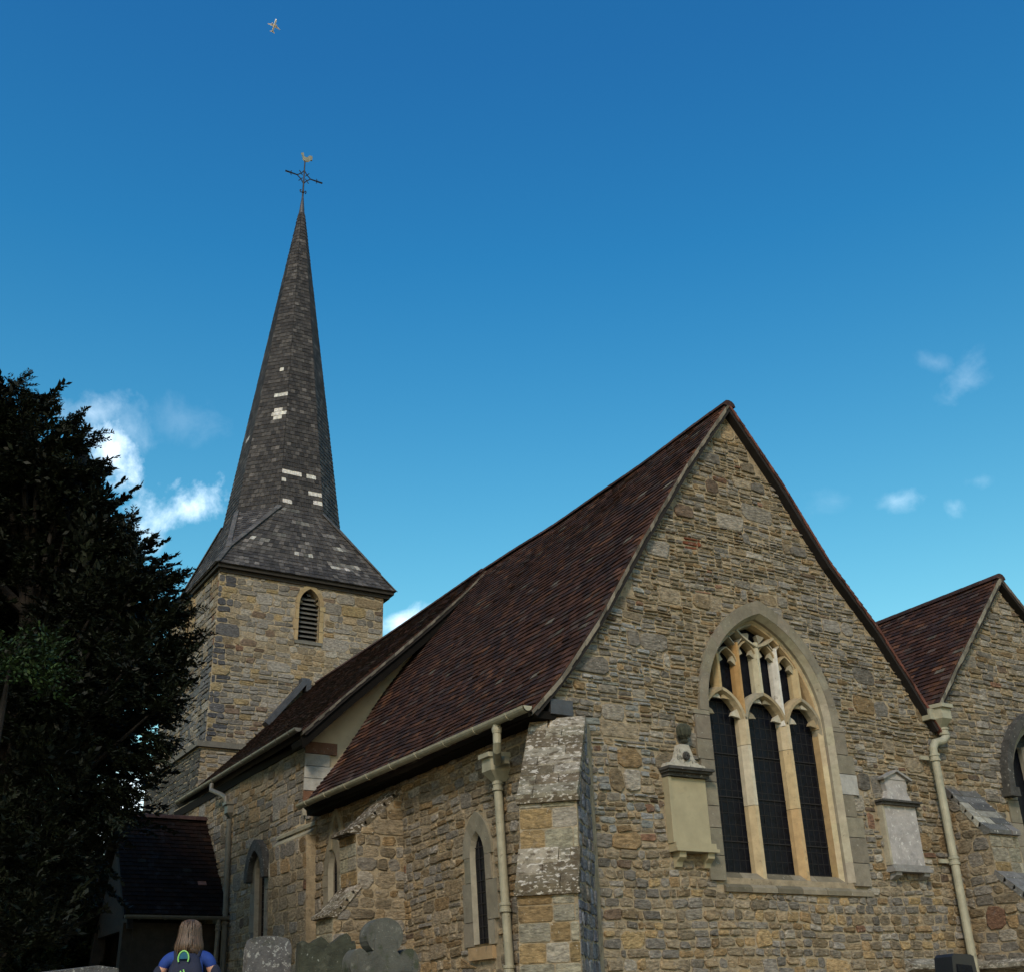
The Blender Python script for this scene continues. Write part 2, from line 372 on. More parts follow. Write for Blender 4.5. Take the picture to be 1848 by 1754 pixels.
def frbox(mb, fr, u0, u1, v0, v1, d0, d1, col=(.3, .3, .3)):
    vs = [fr.p(a, b, c) for a in (u0, u1) for b in (v0, v1) for c in (d0, d1)]
    fs = [(0, 1, 3, 2), (4, 6, 7, 5), (0, 4, 5, 1), (2, 3, 7, 6), (0, 2, 6, 4), (1, 5, 7, 3)]
    if fr.flip: fs = [f[::-1] for f in fs]
    mb.add(vs, fs, col)
def bar(mb, fr, pts, w, d0, d1, cham=.35, col=(.3, .3, .3)):
    """stone bar following pts in (u, v); chamfered to the front; d1 front"""
    n = len(pts); sec = []
    dm = d0+(d1-d0)*(1-cham)
    for i in range(n):
        a = Vector(pts[max(i-1, 0)]); b = Vector(pts[min(i+1, n-1)]); d = (b-a).normalized(); nn = Vector((-d.y, d.x)); p = Vector(pts[i])
        row = [(p+nn*w/2, d0), (p+nn*w/2, dm), (p+nn*w*.2, d1), (p-nn*w*.2, d1), (p-nn*w/2, dm), (p-nn*w/2, d0)]
        sec.append([fr.p(q.x, q.y, dd) for q, dd in row])
    vs = [q for r_ in sec for q in r_]; fs = []
    for i in range(n-1):
        for k in range(6):
            a = i*6+k; b = i*6+(k+1) % 6; f = (a, b, b+6, a+6); fs.append(f if not fr.flip else f[::-1])
    fs += [tuple(range(6)), tuple(range((n-1)*6, n*6))[::-1]]
    mb.add(vs, fs, col)

# ------------------------------------------------------------------ the ground
def ground_z(x, y):
    s = min(1, max(0, (y+9.5)/5.5)); return .78*s*s*(3-2*s)
gm = MB(); xs = [-3000, -400, -80]+[i*1.5 for i in range(-24, 25)]+[80, 400, 3000]; ys = [-3000, -400, -80]+[i*1.5 for i in range(-20, 32)]+[80, 400, 3000]
gm.v = [(x, y, ground_z(x, y)+(.03*math.sin(x*1.7+y)+.02*math.sin(2.3*y) if abs(x) < 60 and abs(y) < 60 else 0)) for y in ys for x in xs]; gm.c = [(.05, .07, .02)]*len(gm.v)
nx = len(xs); gm.f = [(j*nx+i, j*nx+i+1, (j+1)*nx+i+1, (j+1)*nx+i) for j in range(len(ys)-1) for i in range(nx-1)]
gm.build('ground', M_GRASS, kind='structure')
pm = MB(); pp = [(-6.0, -14), (-5.6, -8), (-4.6, -2), (-3.4, 4), (-1.4, 10.3)]
pv = []
for i in range(41):
    t = i/40*(len(pp)-1); k = min(int(t), len(pp)-2); f = t-k; x = pp[k][0]*(1-f)+pp[k+1][0]*f; y = pp[k][1]*(1-f)+pp[k+1][1]*f
    for s in (-.7, -.35, 0, .35, .7): pv.append((x+s, y, ground_z(x+s, y)+.075))
pm.v = pv; pm.c = [(.2, .2, .2)]*len(pv); pm.f = [(i*5+k, i*5+k+1, i*5+k+6, i*5+k+5) for i in range(40) for k in range(4)]
pm.build('path', M_PATH, kind='structure')
ap_ = MB(); pts_ = [(-2.6, -2.6), (9.5, -2.6), (9.5, .2), (.1, .2), (.1, 10.3), (-2.6, 10.3)]
ap_.prism([(x, y, .60) for x, y in pts_], (0, 0, .26)); ap_.build('bounce_apron', M_PATH, kind='structure')  # unseen apron, added to bounce warm light up onto the walls

# ------------------------------------------------------------------ the church
church = thing('church', (3, 7, .78), 'old sandstone parish church with tiled roofs and a tall shingled spire', 'church')
G0 = .3   # walls start a little below ground
LEAN = .045
frE = Fr((0, 0, 0), (1, 0, 0), (0, 0, 1), (0, -1, 0))
frS = Fr((LEAN*2-.0, 0, 0), (0, 1, 0), (-LEAN, 0, 1), (-1, 0, 0))
WALLS = {}
def wall_obj(key, name, mb, m=None, label=None):
    WALLS[key] = mb.build(name, m or M_MORTAR, church, label=label)

# -- east wall of the chancel (gable with the big window)
VL = [(-.30, 4.50), (.07, 4.93), (.60, 5.64), (1.32, 6.76), (2.14, 7.93), (2.93, 9.02)]
VR = [(3.71, 8.04), (4.38, 7.03), (5.10, 6.22), (5.68, 5.44), (5.97, 5.1)]
WC, WSP, WW, WR = 3.09, 4.86, .985, 1.33      # window centre, springing, half width, rise
gout = [(0, G0), (6.0, G0), (6.0, 5.05)]+VR[::-1][1:]+VL[::-1][:-1]+[(0, 4.80)]
eb = MB(); win_loop = arch_loop(WC, 3.02, WSP, WW, WR)
panel(eb, frE, gout, [win_loop], .6)
wall_obj('east', 'chancel_east_wall', eb)
def lin(poly, x):
    for (a, b), (c, d) in zip(poly, poly[1:]):
        if a <= x <= c: return b+(d-b)*(x-a)/(c-a)
    return poly[0][1] if x < poly[0][0] else poly[-1][1]
TOPL = VL+VR
win_ex = in_arch(WC, 2.86, WSP-.02, WW+.12, WR+.155)
def okE(u, v): return u > .0 and u < 6.02 and v < lin(TOPL, u)-.03 and not win_ex(u, v) and not (1.36 < u < 1.92 and 3.32 < v < 4.2) and not (4.68 < u < 5.30 and 3.2 < v < 4.05)
def styE(v):
    if v < 3.3: return S_(.07, .12, .11, .24, .12, .024, (1, 1, 2))
    if v < 4.3: return S_(.045, .10, .08, .21, .20, .026, (1, 2, 3, 3))
    return S_(.035, .085, .08, .25, .22, .024, (2, 3, 4))
def colE(u, v):
    if 1.98 < u < 2.3 and 6.85 < v < 7.03: return (.15, .055, .03)
    if u < 1.3 and v > 3.4 and random.random() < .35: return vr((.21, .22, .22), .85, 1.2)
    if v < 3.0 and random.random() < .2: return vr((.27, .2, .11), .8, 1.2)
    return None
layout('east', frE, 0, 6.0, 1.6, 9.1, styE, okE, .15, colf=colE)

# window dressings: ring, jamb ashlar, sill
GREY = lambda: vr((.18, .165, .13), .85, 1.12)
def PALE(): return random.choice([(.40, .38, .31), (.36, .345, .28), (.42, .33, .20), (.33, .33, .31)])
wi = MB(); ring_band(wi, frE, WC, WSP, WW, WR, WW+.13, WR+.17, -.03, .046, nseg=18, col=GREY, split=2)
v = 2.98
while v < WSP-.02:
    h = min(random.uniform(.2, .32), WSP-v)
    frbox(wi, frE, WC-WW-random.uniform(.15, .24), WC-WW, v+.004, v+h-.004, -.03, .043, GREY())
    frbox(wi, frE, WC+WW, WC+WW+random.uniform(.16, .3), v+.004, v+h-.004, -.03, .043, random.choice([GREY(), (.31, .31, .30)]))
    v += h
# splayed reveal: moulding steps around the opening
rv = MB()
for (wa_, da, wb_, db_, cc) in ((WW, .042, WW-.035, -.05, (.30, .285, .23)), (WW-.035, -.05, WW-.04, -.09, (.2, .18, .14)), (WW-.04, -.09, WW-.07, -.15, (.38, .33, .23)), (WW-.07, -.15, WW-.075, -.32, (.33, .24, .13))):
    def outl(w_):
        f = arch_half(w_, WR-(WW-w_)*1.3); n = 14; pts = []
        rr = WR-(WW-w_)*1.3
        ys_ = [3.02+(WSP-3.02)*i/8-WSP for i in range(8)]+[rr*(1-(1-i/n)**1.6) for i in range(n+1)]
        return [(WC+f(y), WSP+y) for y in ys_]+[(WC-f(y), WSP+y) for y in ys_[::-1]]
    A, B = outl(wa_), outl(wb_)
    for i in range(len(A)-1):
        right = i < len(A)//2
        c_ = vr(cc, 1.03, 1.2) if right else vr(cc, .85, 1.0)  # side light put into the colour: right half lighter, left half darker
        rv.add([frE.p(*A[i], da), frE.p(*A[i+1], da), frE.p(*B[i+1], db_), frE.p(*B[i], db_)], [(0, 1, 2, 3)], c_)
WINDOW = rv.build('east_window', M_TRAC, church)
wi.each('ashlar_block', M_ASHLAR, WINDOW)
sl = MB()
for i in range(6):
    a = WC-WW-.02+i*(2*WW+.3)/6; b = a+(2*WW+.3)/6-.008
    sl.add([frE.p(a, 2.92, .04), frE.p(b, 2.92, .04), frE.p(b, 3.10, -.16), frE.p(a, 3.10, -.16), frE.p(a, 2.87, .04), frE.p(b, 2.87, .04), frE.p(b, 2.87, -.02), frE.p(a, 2.87, -.02)],
           [(0, 1, 2, 3), (4, 5, 1, 0), (7, 6, 5, 4), (0, 3, 7, 4), (1, 5, 6, 2)], random.choice([(.15, .135, .10), (.11, .10, .075), (.19, .17, .13)]))
sl.each('sill_stone', M_ASHLAR, WINDOW)
MULC = [(.43, .40, .31), (.40, .30, .17), (.38, .36, .29), (.41, .33, .21)]
GD = -.24   # glass depth
LX = [(2.455, .30), (3.12, .30), (3.745, .27)]     # light centres
for k, (x, cols) in enumerate(((2.79, ((.41, .34, .22), (.44, .41, .33), (.40, .35, .25))), (3.455, ((.40, .29, .16), (.41, .33, .2), (.43, .37, .26))))):
    z0 = 3.0; zz = [3.0, 3.85, 4.55, 4.86]
    mm = MB()
    for a, b, c in zip(zz, zz[1:], cols): bar(mm, frE, [(x, a+.003), (x, b-.003)], .125, GD, -.09, .55, c)
    mm.build('mullion', M_TRAC, WINDOW)
tr = MB()
fin = arch_half(WW-.065, WR-.09)
def clipb(pts): return pts
LA = 5.20   # apex height of the three lights
cT = lambda: random.choice([(.27, .22, .14), (.24, .22, .17), (.33, .28, .19)])
edgesL = [(2.145, 2.79), (2.79, 3.455), (3.455, 4.05)]
heads = []
for (a, b) in edgesL:
    c0 = (a+b)/2; w = (b-a)/2; f = arch_half(w, LA-4.78); n = 7
    for sgn in (-1, 1):
        pts = [(c0+sgn*f((LA-4.78)*(1-(1-i/n)**1.6)), 4.78+(LA-4.78)*(1-(1-i/n)**1.6)) for i in range(n+1)]
        bar(tr, frE, pts, .095, GD, -.095, .5, cT())
        # cusps
        for (s0, ln) in ((.26, .17), (.68, .14)):
            i = s0*n; k = int(i); p = Vector(pts[k])*(1-(i-k))+Vector(pts[k+1])*(i-k)
            d = (Vector(pts[k+1])-Vector(pts[k])).normalized(); inw = Vector((-sgn, -.25)).normalized()
            q = [p-d*.12, p-d*.05+inw*ln*.35, p+inw*ln*.85-d*.015, p+inw*ln+Vector((0, -.01)), p+inw*ln*.75+d*.03, p+d*.05+inw*ln*.3, p+d*.11]
            loop = [frE.p(z.x, z.y, -.14) for z in q]; tr.prism(loop, (0, .04, 0), random.choice([(.20, .18, .13), (.38, .36, .30), (.27, .22, .14)]))
    heads.append((c0, w))
PB = [2.455, 2.79, 3.115, 3.425, 3.745]
tops = {}
for x, c in zip(PB, ((.35, .27, .15), (.34, .22, .10), (.40, .38, .29), (.52, .52, .50), (.38, .31, .19))):
    zt = WSP+0
    lo = LA if x in (PB[0], PB[2], PB[4]) else 4.84
    hi = 5.82 if x in (PB[1], PB[3]) else (5.86 if x == PB[2] else 5.70)
    # keep under the arch
    while abs(x-WC) > fin(hi-WSP)-.02: hi -= .02
    wdt = .095 if x == PB[2] else .07
    if x == PB[0] or x == PB[4]: wdt = .085
    bar(tr, frE, [(x, lo), (x, hi)], wdt, GD, -.10, .5, c); tops[x] = hi
def curve(p0, p1, bow, n=6):
    p0 = Vector(p0); p1 = Vector(p1); d = p1-p0; nn = Vector((-d.y, d.x))
    return [tuple(p0.lerp(p1, i/n)+nn*bow*math.sin(math.pi*i/n)) for i in range(n+1)]
# heads of the four panel lights, the two small diamonds and the top foil
for (a, b) in ((PB[0], PB[1]), (PB[1], PB[2]), (PB[2], PB[3]), (PB[3], PB[4])):
    c0 = (a+b)/2; w = (b-a)/2; top = 5.80 if a in (PB[1], PB[2]) else 5.68
    for sgn in (-1, 1):
        bar(tr, frE, curve((c0+sgn*w, top-.14), (c0, top+.06), sgn*-.12), .04, GD, -.12, .5, cT())
        q = [Vector((c0+sgn*w, top-.17)), Vector((c0+sgn*(w-.105), top-.10)), Vector((c0+sgn*(w-.05), top-.01)), Vector((c0+sgn*w, top))]
        tr.prism([frE.p(z.x, z.y, -.14) for z in q], (0, .06, 0), (.27, .25, .19))
def ap(s):  # point on the inner arch, s in 0..1 up, sign
    y = (WR-.09)*abs(s); return (WC+math.copysign(fin(y), s), WSP+y)
bar(tr, frE, curve((PB[2], 5.80), ap(-.90), .05), .055, GD, -.09, .5, (.30, .28, .22))
bar(tr, frE, curve((PB[2], 5.80), ap(.88), -.05), .055, GD, -.09, .5, (.29, .26, .19))
for x, s in ((PB[1], -1), (PB[3], 1)):
    bar(tr, frE, [(x, 5.78), (x-.12, 5.90)], .035, GD, -.12, .5, (.29, .27, .22)); bar(tr, frE, [(x, 5.78), (x+.12, 5.90)], .035, GD, -.12, .5, (.29, .27, .22))
# top cusped light
cx, cz = WC+.02, 6.03
for k in range(4):
    a = math.pi/2*k+math.pi/4; q = Vector((cx+math.cos(a)*.10, cz+math.sin(a)*.08)); o_ = Vector((cx+math.cos(a)*.2, cz+math.sin(a)*.17)); s_ = Vector((-math.sin(a), math.cos(a)))
    pts = [o_+s_*.07, q+s_*.012, q-s_*.012, o_-s_*.07]
    tr.prism([frE.p(z.x, z.y, -.15) for z in pts], (0, .06, 0), (.22, .21, .17))
# outer rim of the tracery against the arch
rim = [ap(s) for s in [-.02]]
yl = [(WR-.09)*(1-(1-i/14)**1.6) for i in range(15)]
bar(tr, frE, [(WC-fin(y), WSP+y) for y in yl], .06, GD, -.12, .5, (.24, .22, .17)); bar(tr, frE, [(WC+fin(y), WSP+y) for y in yl], .06, GD, -.12, .5, (.33, .25, .15))
tr.build('tracery', M_TRAC, WINDOW)
# glass: one pane per light, one above; lead cames and saddle bars
def glass(fr, a, b, lo, hi, dd, parent):
    g = MB(); n = 10
    for i in range(n):
        z0 = lo+(hi-lo)*i/n; z1 = lo+(hi-lo)*(i+1)/n
        g.add([fr.p(a, z0, dd+random.uniform(-.003, .003)), fr.p(b, z0, dd+random.uniform(-.003, .003)), fr.p(b, z1, dd), fr.p(a, z1, dd)], [(0, 1, 2, 3)])
    return g.build('glass_pane', M_GLASS, parent)
for (a, b) in edgesL:
    glass(frE, a+.05, b-.05, 3.03, 5.22, GD-.01, WINDOW)
    lc = MB(); x = a+.07
    while x < b-.05: frbox(lc, frE, x-.003, x+.003, 3.04, 5.1, GD-.011, GD-.006); x += .09
    z = 3.12
    while z < 5.15: frbox(lc, frE, a+.06, b-.06, z-.003, z+.003, GD-.011, GD-.006); z += .13
    for z in (3.45, 3.95, 4.45): frbox(lc, frE, a+.06, b-.06, z-.006, z+.006, GD-.004, GD+.006)
    lc.build('lead_cames', M_LEADCAME, WINDOW)
ug = MB(); lp = [(WC-fin(y), WSP+y) for y in yl]+[(WC+fin(y), WSP+y) for y in yl[::-1]]
ug.prism([frE.p(u_, v_, GD-.012) for u_, v_ in lp], (0, .01, 0)); ug.build('glass_pane', M_GLASS, WINDOW)
bk = MB(); bk.box((3.1, .59, 4.6), 2.4, .02, 3.4); bk.build('window_backing', M_BLACK, church)

# -- south wall of the chancel
LANC1 = (1.61, 2.44, 3.36, .165, .27)       # centre, sill, springing, half width, rise
LANC2 = (5.78, 2.3, 3.66, .17, .33)
LANC3 = (8.86, 1.5, 3.95, .24, .36)
sb = MB()
panel(sb, frS, [(.02, G0), (6.89, G0), (6.89, 4.72), (.02, 4.72)], [arch_loop(LANC1[0], LANC1[1], LANC1[2], LANC1[3], LANC1[4], 6), arch_loop(LANC2[0], LANC2[1], LANC2[2], LANC2[3], LANC2[4], 6)], .6)
wall_obj('south', 'chancel_south_wall', sb)
ex1 = in_arch(LANC1[0], LANC1[1]-.2, LANC1[2], LANC1[3]+.19, LANC1[4]+.25); ex2 = in_arch(LANC2[0], LANC2[1]-.2, LANC2[2], LANC2[3]+.16, LANC2[4]+.2)
ex3 = in_arch(LANC3[0], LANC3[1]-.2, LANC3[2], LANC3[3]+.12, LANC3[4]+.12)
okS = lambda u, v: 0 < u < 6.92 and v < 4.75 and not ex1(u, v) and not ex2(u, v)
styS = lambda v: S_(.06, .14, .14, .36, .22, .022, (1, 2, 2))
layout('south', frS, 0, 6.9, 1.6, 4.72, styS, okS, .5)
def lancet(fr, L, name, hood=False, deep=.13, cols=GREY):
    cu, v0, vs, w, rise = L
    m = MB(); ring_band(m, fr, cu, vs, w, rise, w+.17, rise+.22, -.03, .028, nseg=6, col=cols, split=3)
    v = v0-.02
    while v < vs-.02:
        h = min(random.uniform(.22, .42), vs-v)
        for sg in (-1, 1):
            a, b = sorted((cu+sg*w, cu+sg*(w+random.uniform(.12, .24)))); frbox(m, fr, a, b, v+.004, v+h-.004, -.03, .026, cols())
        v += h
    frbox(m, fr, cu-w-.1, cu+w+.1, v0-.16, v0-.03, -.03, .05, (.30, .22, .13))
    # reveal
    r = MB(); A = arch_loop(cu, v0, vs, w, rise, 6); B = arch_loop(cu, v0, vs, w-.012, rise-.015, 6)
    for i in range(len(A)):
        j_ = (i+1) % len(A); r.add([fr.p(*A[i], .027), fr.p(*A[j_], .027), fr.p(*B[j_], -.05), fr.p(*B[i], -.05)], [(0, 1, 2, 3)], (.27, .26, .22))
        r.add([fr.p(*B[i], -.05), fr.p(*B[j_], -.05), fr.p(*B[j_], -deep), fr.p(*B[i], -deep)], [(0, 1, 2, 3)], (.12, .11, .09))
    o = r.build(name, M_TRAC, church); m.each('ashlar_block', M_ASHLAR, o)
    g = MB(); g.add([fr.p(cu-w, v0, -deep+.03), fr.p(cu+w, v0, -deep+.03), fr.p(cu+w, vs+rise, -deep+.03), fr.p(cu-w, vs+rise, -deep+.03)], [(0, 1, 2, 3)]); g.build('glass_pane', M_GLASS, o)
    lc = MB(); z = v0+.06
    while z < vs+rise: frbox(lc, fr, cu-w+.03, cu+w-.03, z-.004, z+.004, -deep+.03, -deep+.04); z += .12
    for x in (cu-w/3, cu+w/3): frbox(lc, fr, x-.004, x+.004, v0, vs+rise*.6, -deep+.03, -deep+.041)
    lc.build('lead_cames', M_LEADCAME, o)
    if hood:
        h = MB(); ring_band(h, fr, cu, vs-.04, w+.10, rise+.10, w+.26, rise+.28, .0, .13, nseg=8, col=(.09, .085, .075)); h.each('hood_stone', M_DARKSTONE, o)
    return o
lancet(frS, LANC1, 'lancet_window', deep=.07, cols=lambda: vr((.19, .18, .145), .85, 1.1))
lancet(frS, LANC2, 'lancet_window', deep=.10)
# blind pointed recess over the second lancet
br = MB(); ring_band(br, frS, 5.62, 3.98, .17, .46, .25, .58, 0, .05, nseg=6, col=(.2, .18, .13)); frbox(br, frS, 5.37, 5.45, 3.55, 3.98, 0, .05, (.2, .18, .13)); br.build('blind_arch', M_ASHLAR, church)

# -- nave south wall
frSN = Fr((LEAN*2-.0, 0, 0), (0, 1, 0), (-LEAN, 0, 1), (-1, 0, 0))
nb = MB(); panel(nb, frSN, [(6.902, G0), (14.3, G0), (14.3, 5.88), (6.902, 5.80)], [arch_loop(LANC3[0], LANC3[1], LANC3[2], LANC3[3], LANC3[4], 6)], .6)
wall_obj('nave', 'nave_south_wall', nb)
okN = lambda u, v: 6.88 < u < 14.3 and v < 5.85 and not ex3(u, v)
layout('nave', frSN, 6.9, 14.3, 1.8, 5.85, lambda v: S_(.08, .17, .18, .42, .2, .018, (1, 1, 2)), okN, .45)
lancet(frSN, LANC3, 'nave_window', hood=True, deep=.13, cols=lambda: vr((.17, .165, .15), .7, .95))
# end quoins of the nave where it stands above the chancel eaves
qn = MB(); z = 4.62
for i in range(6):
    h = .19; frbox(qn, Fr((0, 6.88, 0), (1, 0, 0), (0, 0, 1), (0, -1, 0)), -.14-LEAN, .34 if i % 2 else .22, z+.005, z+h-.005, 0, .03, random.choice([(.34, .34, .32), (.28, .27, .22), (.30, .29, .26), (.15, .08, .05)])); z += h
qn.each('quoin', M_ASHLAR, WALLS['nave'])

# -- nave east wall above the chancel roof, rendered
pl = MB(); frP = Fr((0, 6.9, 0), (1, 0, 0), (0, 0, 1), (0, -1, 0))
panel(pl, frP, [(-.12, 4.0), (5.98, 4.0), (5.98, 5.85), (4.8, 7.1), (2.95, 8.95), (1.1, 7.1), (-.12, 5.86)], [], .5)
pl.build('rendered_nave_gable', M_PLASTER, church)

# -- low thick piece of wall with weathered top beside the nave window
frT = Fr((LEAN*2-.16, 0, 0), (0, 1, 0), (-LEAN, 0, 1), (-1, 0, 0))
tw = MB(); panel(tw, frT, [(6.45, G0), (8.05, G0), (8.05, 4.28), (6.45, 4.28)], [], .2); wall_obj('thick', 'nave_pilaster', tw)
okT = lambda u, v: 6.45 < u < 8.06 and v < 4.3
layout('thick', frT, 6.45, 8.05, 2.0, 4.28, lambda v: S_(.15, .24, .22, .42, .1, .014, (1,)), okT, .35, wa=.5)
st = MB()
for (z0, z1, d0, d1) in ((4.27, 4.40, .20, .10), (4.42, 4.60, .13, .0)):
    for i in range(4):
        a = 6.43+i*.41; b = a+.40
        q = [(d0, z0), (d0, z0+.045), (d1, z1), (-.02, z1), (-.02, z0)]
        st.prism([(.06-LEAN*(zz-2)-dd+.03, a, zz) for dd, zz in q], (0, b-a, 0), random.choice([(.22, .21, .16), (.26, .25, .19)]))
st.each('weathering_stone', M_ASHLAR, WALLS['thick'])

# -- diagonal corner buttress
s2 = 2**-.5
Dg = Vector((-s2, -s2, 0)); Tg = Vector((s2, -s2, 0)); BW = .285
def slab_course(mb, base, T, Dd, hw, p0, z0, p1, z1, n, over=.03, thick=.05, cols=None, joint=.008, cells=(2, 3)):
    """courses of weathering stones on a slope from (p0, z0) low/out to (p1, z1) high/in"""
    for i in range(n):
        a, b = i/n, (i+1)/n; pa = p0+(p1-p0)*a; pb = p0+(p1-p0)*b+.03*(1 if p0 > p1 else -1)*0; za = z0+(z1-z0)*a; zb = z0+(z1-z0)*b
        k = random.choice(cells); e = sorted([-1, 1]+[random.uniform(-.7, .7) for _ in range(k-1)])
        for x0, x1 in zip(e, e[1:]):
            x0, x1 = x0*hw+joint/2, x1*hw-joint/2
            if x1-x0 < .02: continue
            th = thick*random.uniform(.8, 1.2); c = cols() if cols else (.3, .3, .3); ov = over if i == 0 else .012+random.uniform(0, .01)
            q = [(pa+ov, za-.01), (pa+ov, za+th*.7), (pb+.005, zb+th*.75), (pb-.03, zb-.02), (pa-.04, za-.02)]
            loop = [base+Dd*pp+T*x0+Vector((0, 0, zz)) for pp, zz in q]; mb.prism(loop, T*(x1-x0), c)
def solid(mb, base, T, Dd, hw, prof, col=(.3, .3, .3)):
    loop = [base+Dd*p+T*(-hw)+Vector((0, 0, z)) for p, z in prof]; mb.prism(loop, T*(2*hw), col)
B0 = Vector((.025, -.025, 0))
cb = MB(); solid(cb, B0, Tg, Dg, BW, [(-.25, G0), (.94, G0), (.92, 2.76), (.76, 3.10), (.74, 3.62), (.08, 4.50), (-.25, 4.50)])
wall_obj('dbut', 'corner_buttress', cb)
def ASH(u=0, v=0): return vr(random.choices([(.30, .285, .22), (.34, .325, .27), (.26, .19, .10), (.25, .24, .19), (.16, .115, .06)], [4, 3, 4, 3, 1])[0], .65, .98)
def bfront(key, base, T, Dd, hw, segs, sty):
    for (z0, z1, pa, pb) in segs:
        V = Vector((Dd.x*(pb-pa)/(z1-z0), Dd.y*(pb-pa)/(z1-z0), 1)); fr = Fr(base+Dd*pa+Vector((0, 0, z0)), T, V, Dd)
        layout(key, fr, -hw, hw, 0, z1-z0, sty, None, .5, wa=0, colf=ASH)
bfront('dbut', B0, Tg, Dg, BW, [(1.7, 2.72, .93, .921), (3.12, 3.60, .757, .741)], lambda v: S_(.15, .22, .2, .34, .12, .012, (1, 1)))
# side faces of the corner buttress
def bside(key, base, T, Dd, hw, prof, sgn, p0, p1, z0, z1, sty, cf, warm=.1):
    fr = Fr(base+T*(sgn*hw), Dd, (0, 0, 1), T*sgn)
    def ok(u, v): return u > p0 and u < lin2(prof, v)-.005 and v < z1
    def lin2(P, z):
        for (a, b), (c, d) in zip(P, P[1:]):
            if b <= z <= d and d > b: return a+(c-a)*(z-b)/(d-b)
        return P[0][0] if z < P[0][1] else -9
    layout(key, fr, p0, p1, z0, z1, sty, ok, warm, wa=.4, colf=cf)
BLU = lambda u, v: vr(random.choice([(.13, .145, .175), (.10, .11, .135), (.17, .18, .20), (.15, .14, .13)]), .7, 1.2)  # dark blue palette puts the shade of this side into the stones
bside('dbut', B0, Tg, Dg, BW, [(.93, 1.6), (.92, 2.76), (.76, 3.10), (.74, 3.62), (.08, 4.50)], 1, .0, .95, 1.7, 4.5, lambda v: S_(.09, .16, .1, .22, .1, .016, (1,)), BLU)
bside('dbut', B0, Tg, Dg, BW, [(.93, 1.6), (.92, 2.76), (.76, 3.10), (.74, 3.62), (.08, 4.50)], -1, .0, .95, 1.7, 4.5, lambda v: S_(.09, .16, .1, .22, .1, .016, (1,)), None, .5)
LC = lambda: vr(random.choice([(.24, .22, .18), (.18, .165, .13), (.13, .11, .08)]), .8, 1.15)
ww = MB()
slab_course(ww, B0, Tg, Dg, BW+.02, .92, 2.76, .76, 3.10, 3, over=.035, cols=LC, cells=(2, 2, 3)); slab_course(ww, B0, Tg, Dg, BW+.02, .74, 3.62, .08, 4.50, 8, over=.035, cols=LC, cells=(2, 2, 3))
for (p, z) in ((.935, 2.725), (.755, 3.585)): ww.box(B0+Dg*(p-.02)+Vector((0, 0, z)), 2*BW+.05, .1, .05, Tg, Dg, Vector((0, 0, 1)), (.10, .085, .06))
ww.each('weathering_stone', M_LICHEN, WALLS['dbut'])

# -- second buttress on the south wall (square to it)
X_ = Vector((-1, 0, 0)); Y_ = Vector((0, 1, 0)); B2 = Vector((-.02, 3.78, 0)); HW2 = .26
b2 = MB(); solid(b2, B2, Y_, X_, HW2, [(-.2, G0), (1.0, G0), (.98, 2.88), (.68, 3.22), (.72, 3.86), (.1, 4.44), (-.2, 4.44)]); wall_obj('sbut', 'south_buttress', b2)
P2 = [(1.0, 1.6), (.98, 2.88), (.68, 3.22), (.72, 3.86), (.1, 4.44)]
bside('sbut', B2, Y_, X_, HW2, P2, -1, .0, 1.0, 1.8, 4.44, lambda v: S_(.09, .17, .16, .34, .2, .018, (1, 1, 2)), None, .25)
bside('sbut', B2, Y_, X_, HW2, P2, 1, .0, 1.0, 1.8, 4.44, lambda v: S_(.09, .17, .16, .34, .2, .018, (1, 1, 2)), None, .25)
bfront('sbut', B2, Y_, X_, HW2, [(1.8, 2.86, .995, .981), (3.24, 3.84, .685, .718)], lambda v: S_(.15, .22, .2, .34, .12, .012, (1, 1)))
w2 = MB(); slab_course(w2, B2, Y_, X_, HW2+.03, .98, 2.88, .66, 3.24, 4, over=.07, thick=.035, cols=LC, cells=(3, 4)); slab_course(w2, B2, Y_, X_, HW2+.01, .72, 3.86, .08, 4.46, 5, over=.12, thick=.04, cols=lambda: tuple(x*.75 for x in LC()), cells=(2, 3))
w2.each('weathering_stone', M_LICHEN, WALLS['sbut'])

# -- aisle gable on the right, same plane
AX, AZ = 8.0, 7.41
frA = Fr((0, .001, 0), (1, 0, 0), (0, 0, 1), (0, -1, 0))
LANCA = (8.42, 2.7, 4.35, 1.0, .9)
ab = MB(); aout = [(6.002, G0), (11.2, G0), (11.2, 4.2), (AX, AZ), (6.002, 5.28)]
panel(ab, frA, aout, [arch_loop(*LANCA, 9)], .6); wall_obj('aisle', 'aisle_east_wall', ab)
exA = in_arch(LANCA[0], LANCA[1]-.1, LANCA[2], LANCA[3]+.14, LANCA[4]+.14)
TA = [(6.0, 5.26), (AX, AZ), (11.2, 4.2)]
okA = lambda u, v: 6.0 < u < 10.6 and v < lin(TA, u)-.03 and not exA(u, v)
layout('aisle', frA, 6.0, 10.6, 1.6, 7.5, lambda v: S_(.05, .11, .12, .30, .14, .026, (1, 2, 3)), okA, .15)
aw = MB(); ring_band(aw, frA, LANCA[0], LANCA[2], LANCA[3], LANCA[4], LANCA[3]+.14, LANCA[4]+.16, -.03, .03, nseg=8, col=GREY)
v = 2.68
while v < 4.33:
    h = min(.3, 4.35-v)
    for sg in (-1, 1):
        a, b = sorted((LANCA[0]+sg*LANCA[3], LANCA[0]+sg*(LANCA[3]+random.uniform(.12, .22)))); frbox(aw, frA, a, b, v+.004, v+h-.004, -.03, .026, GREY())
    v += h
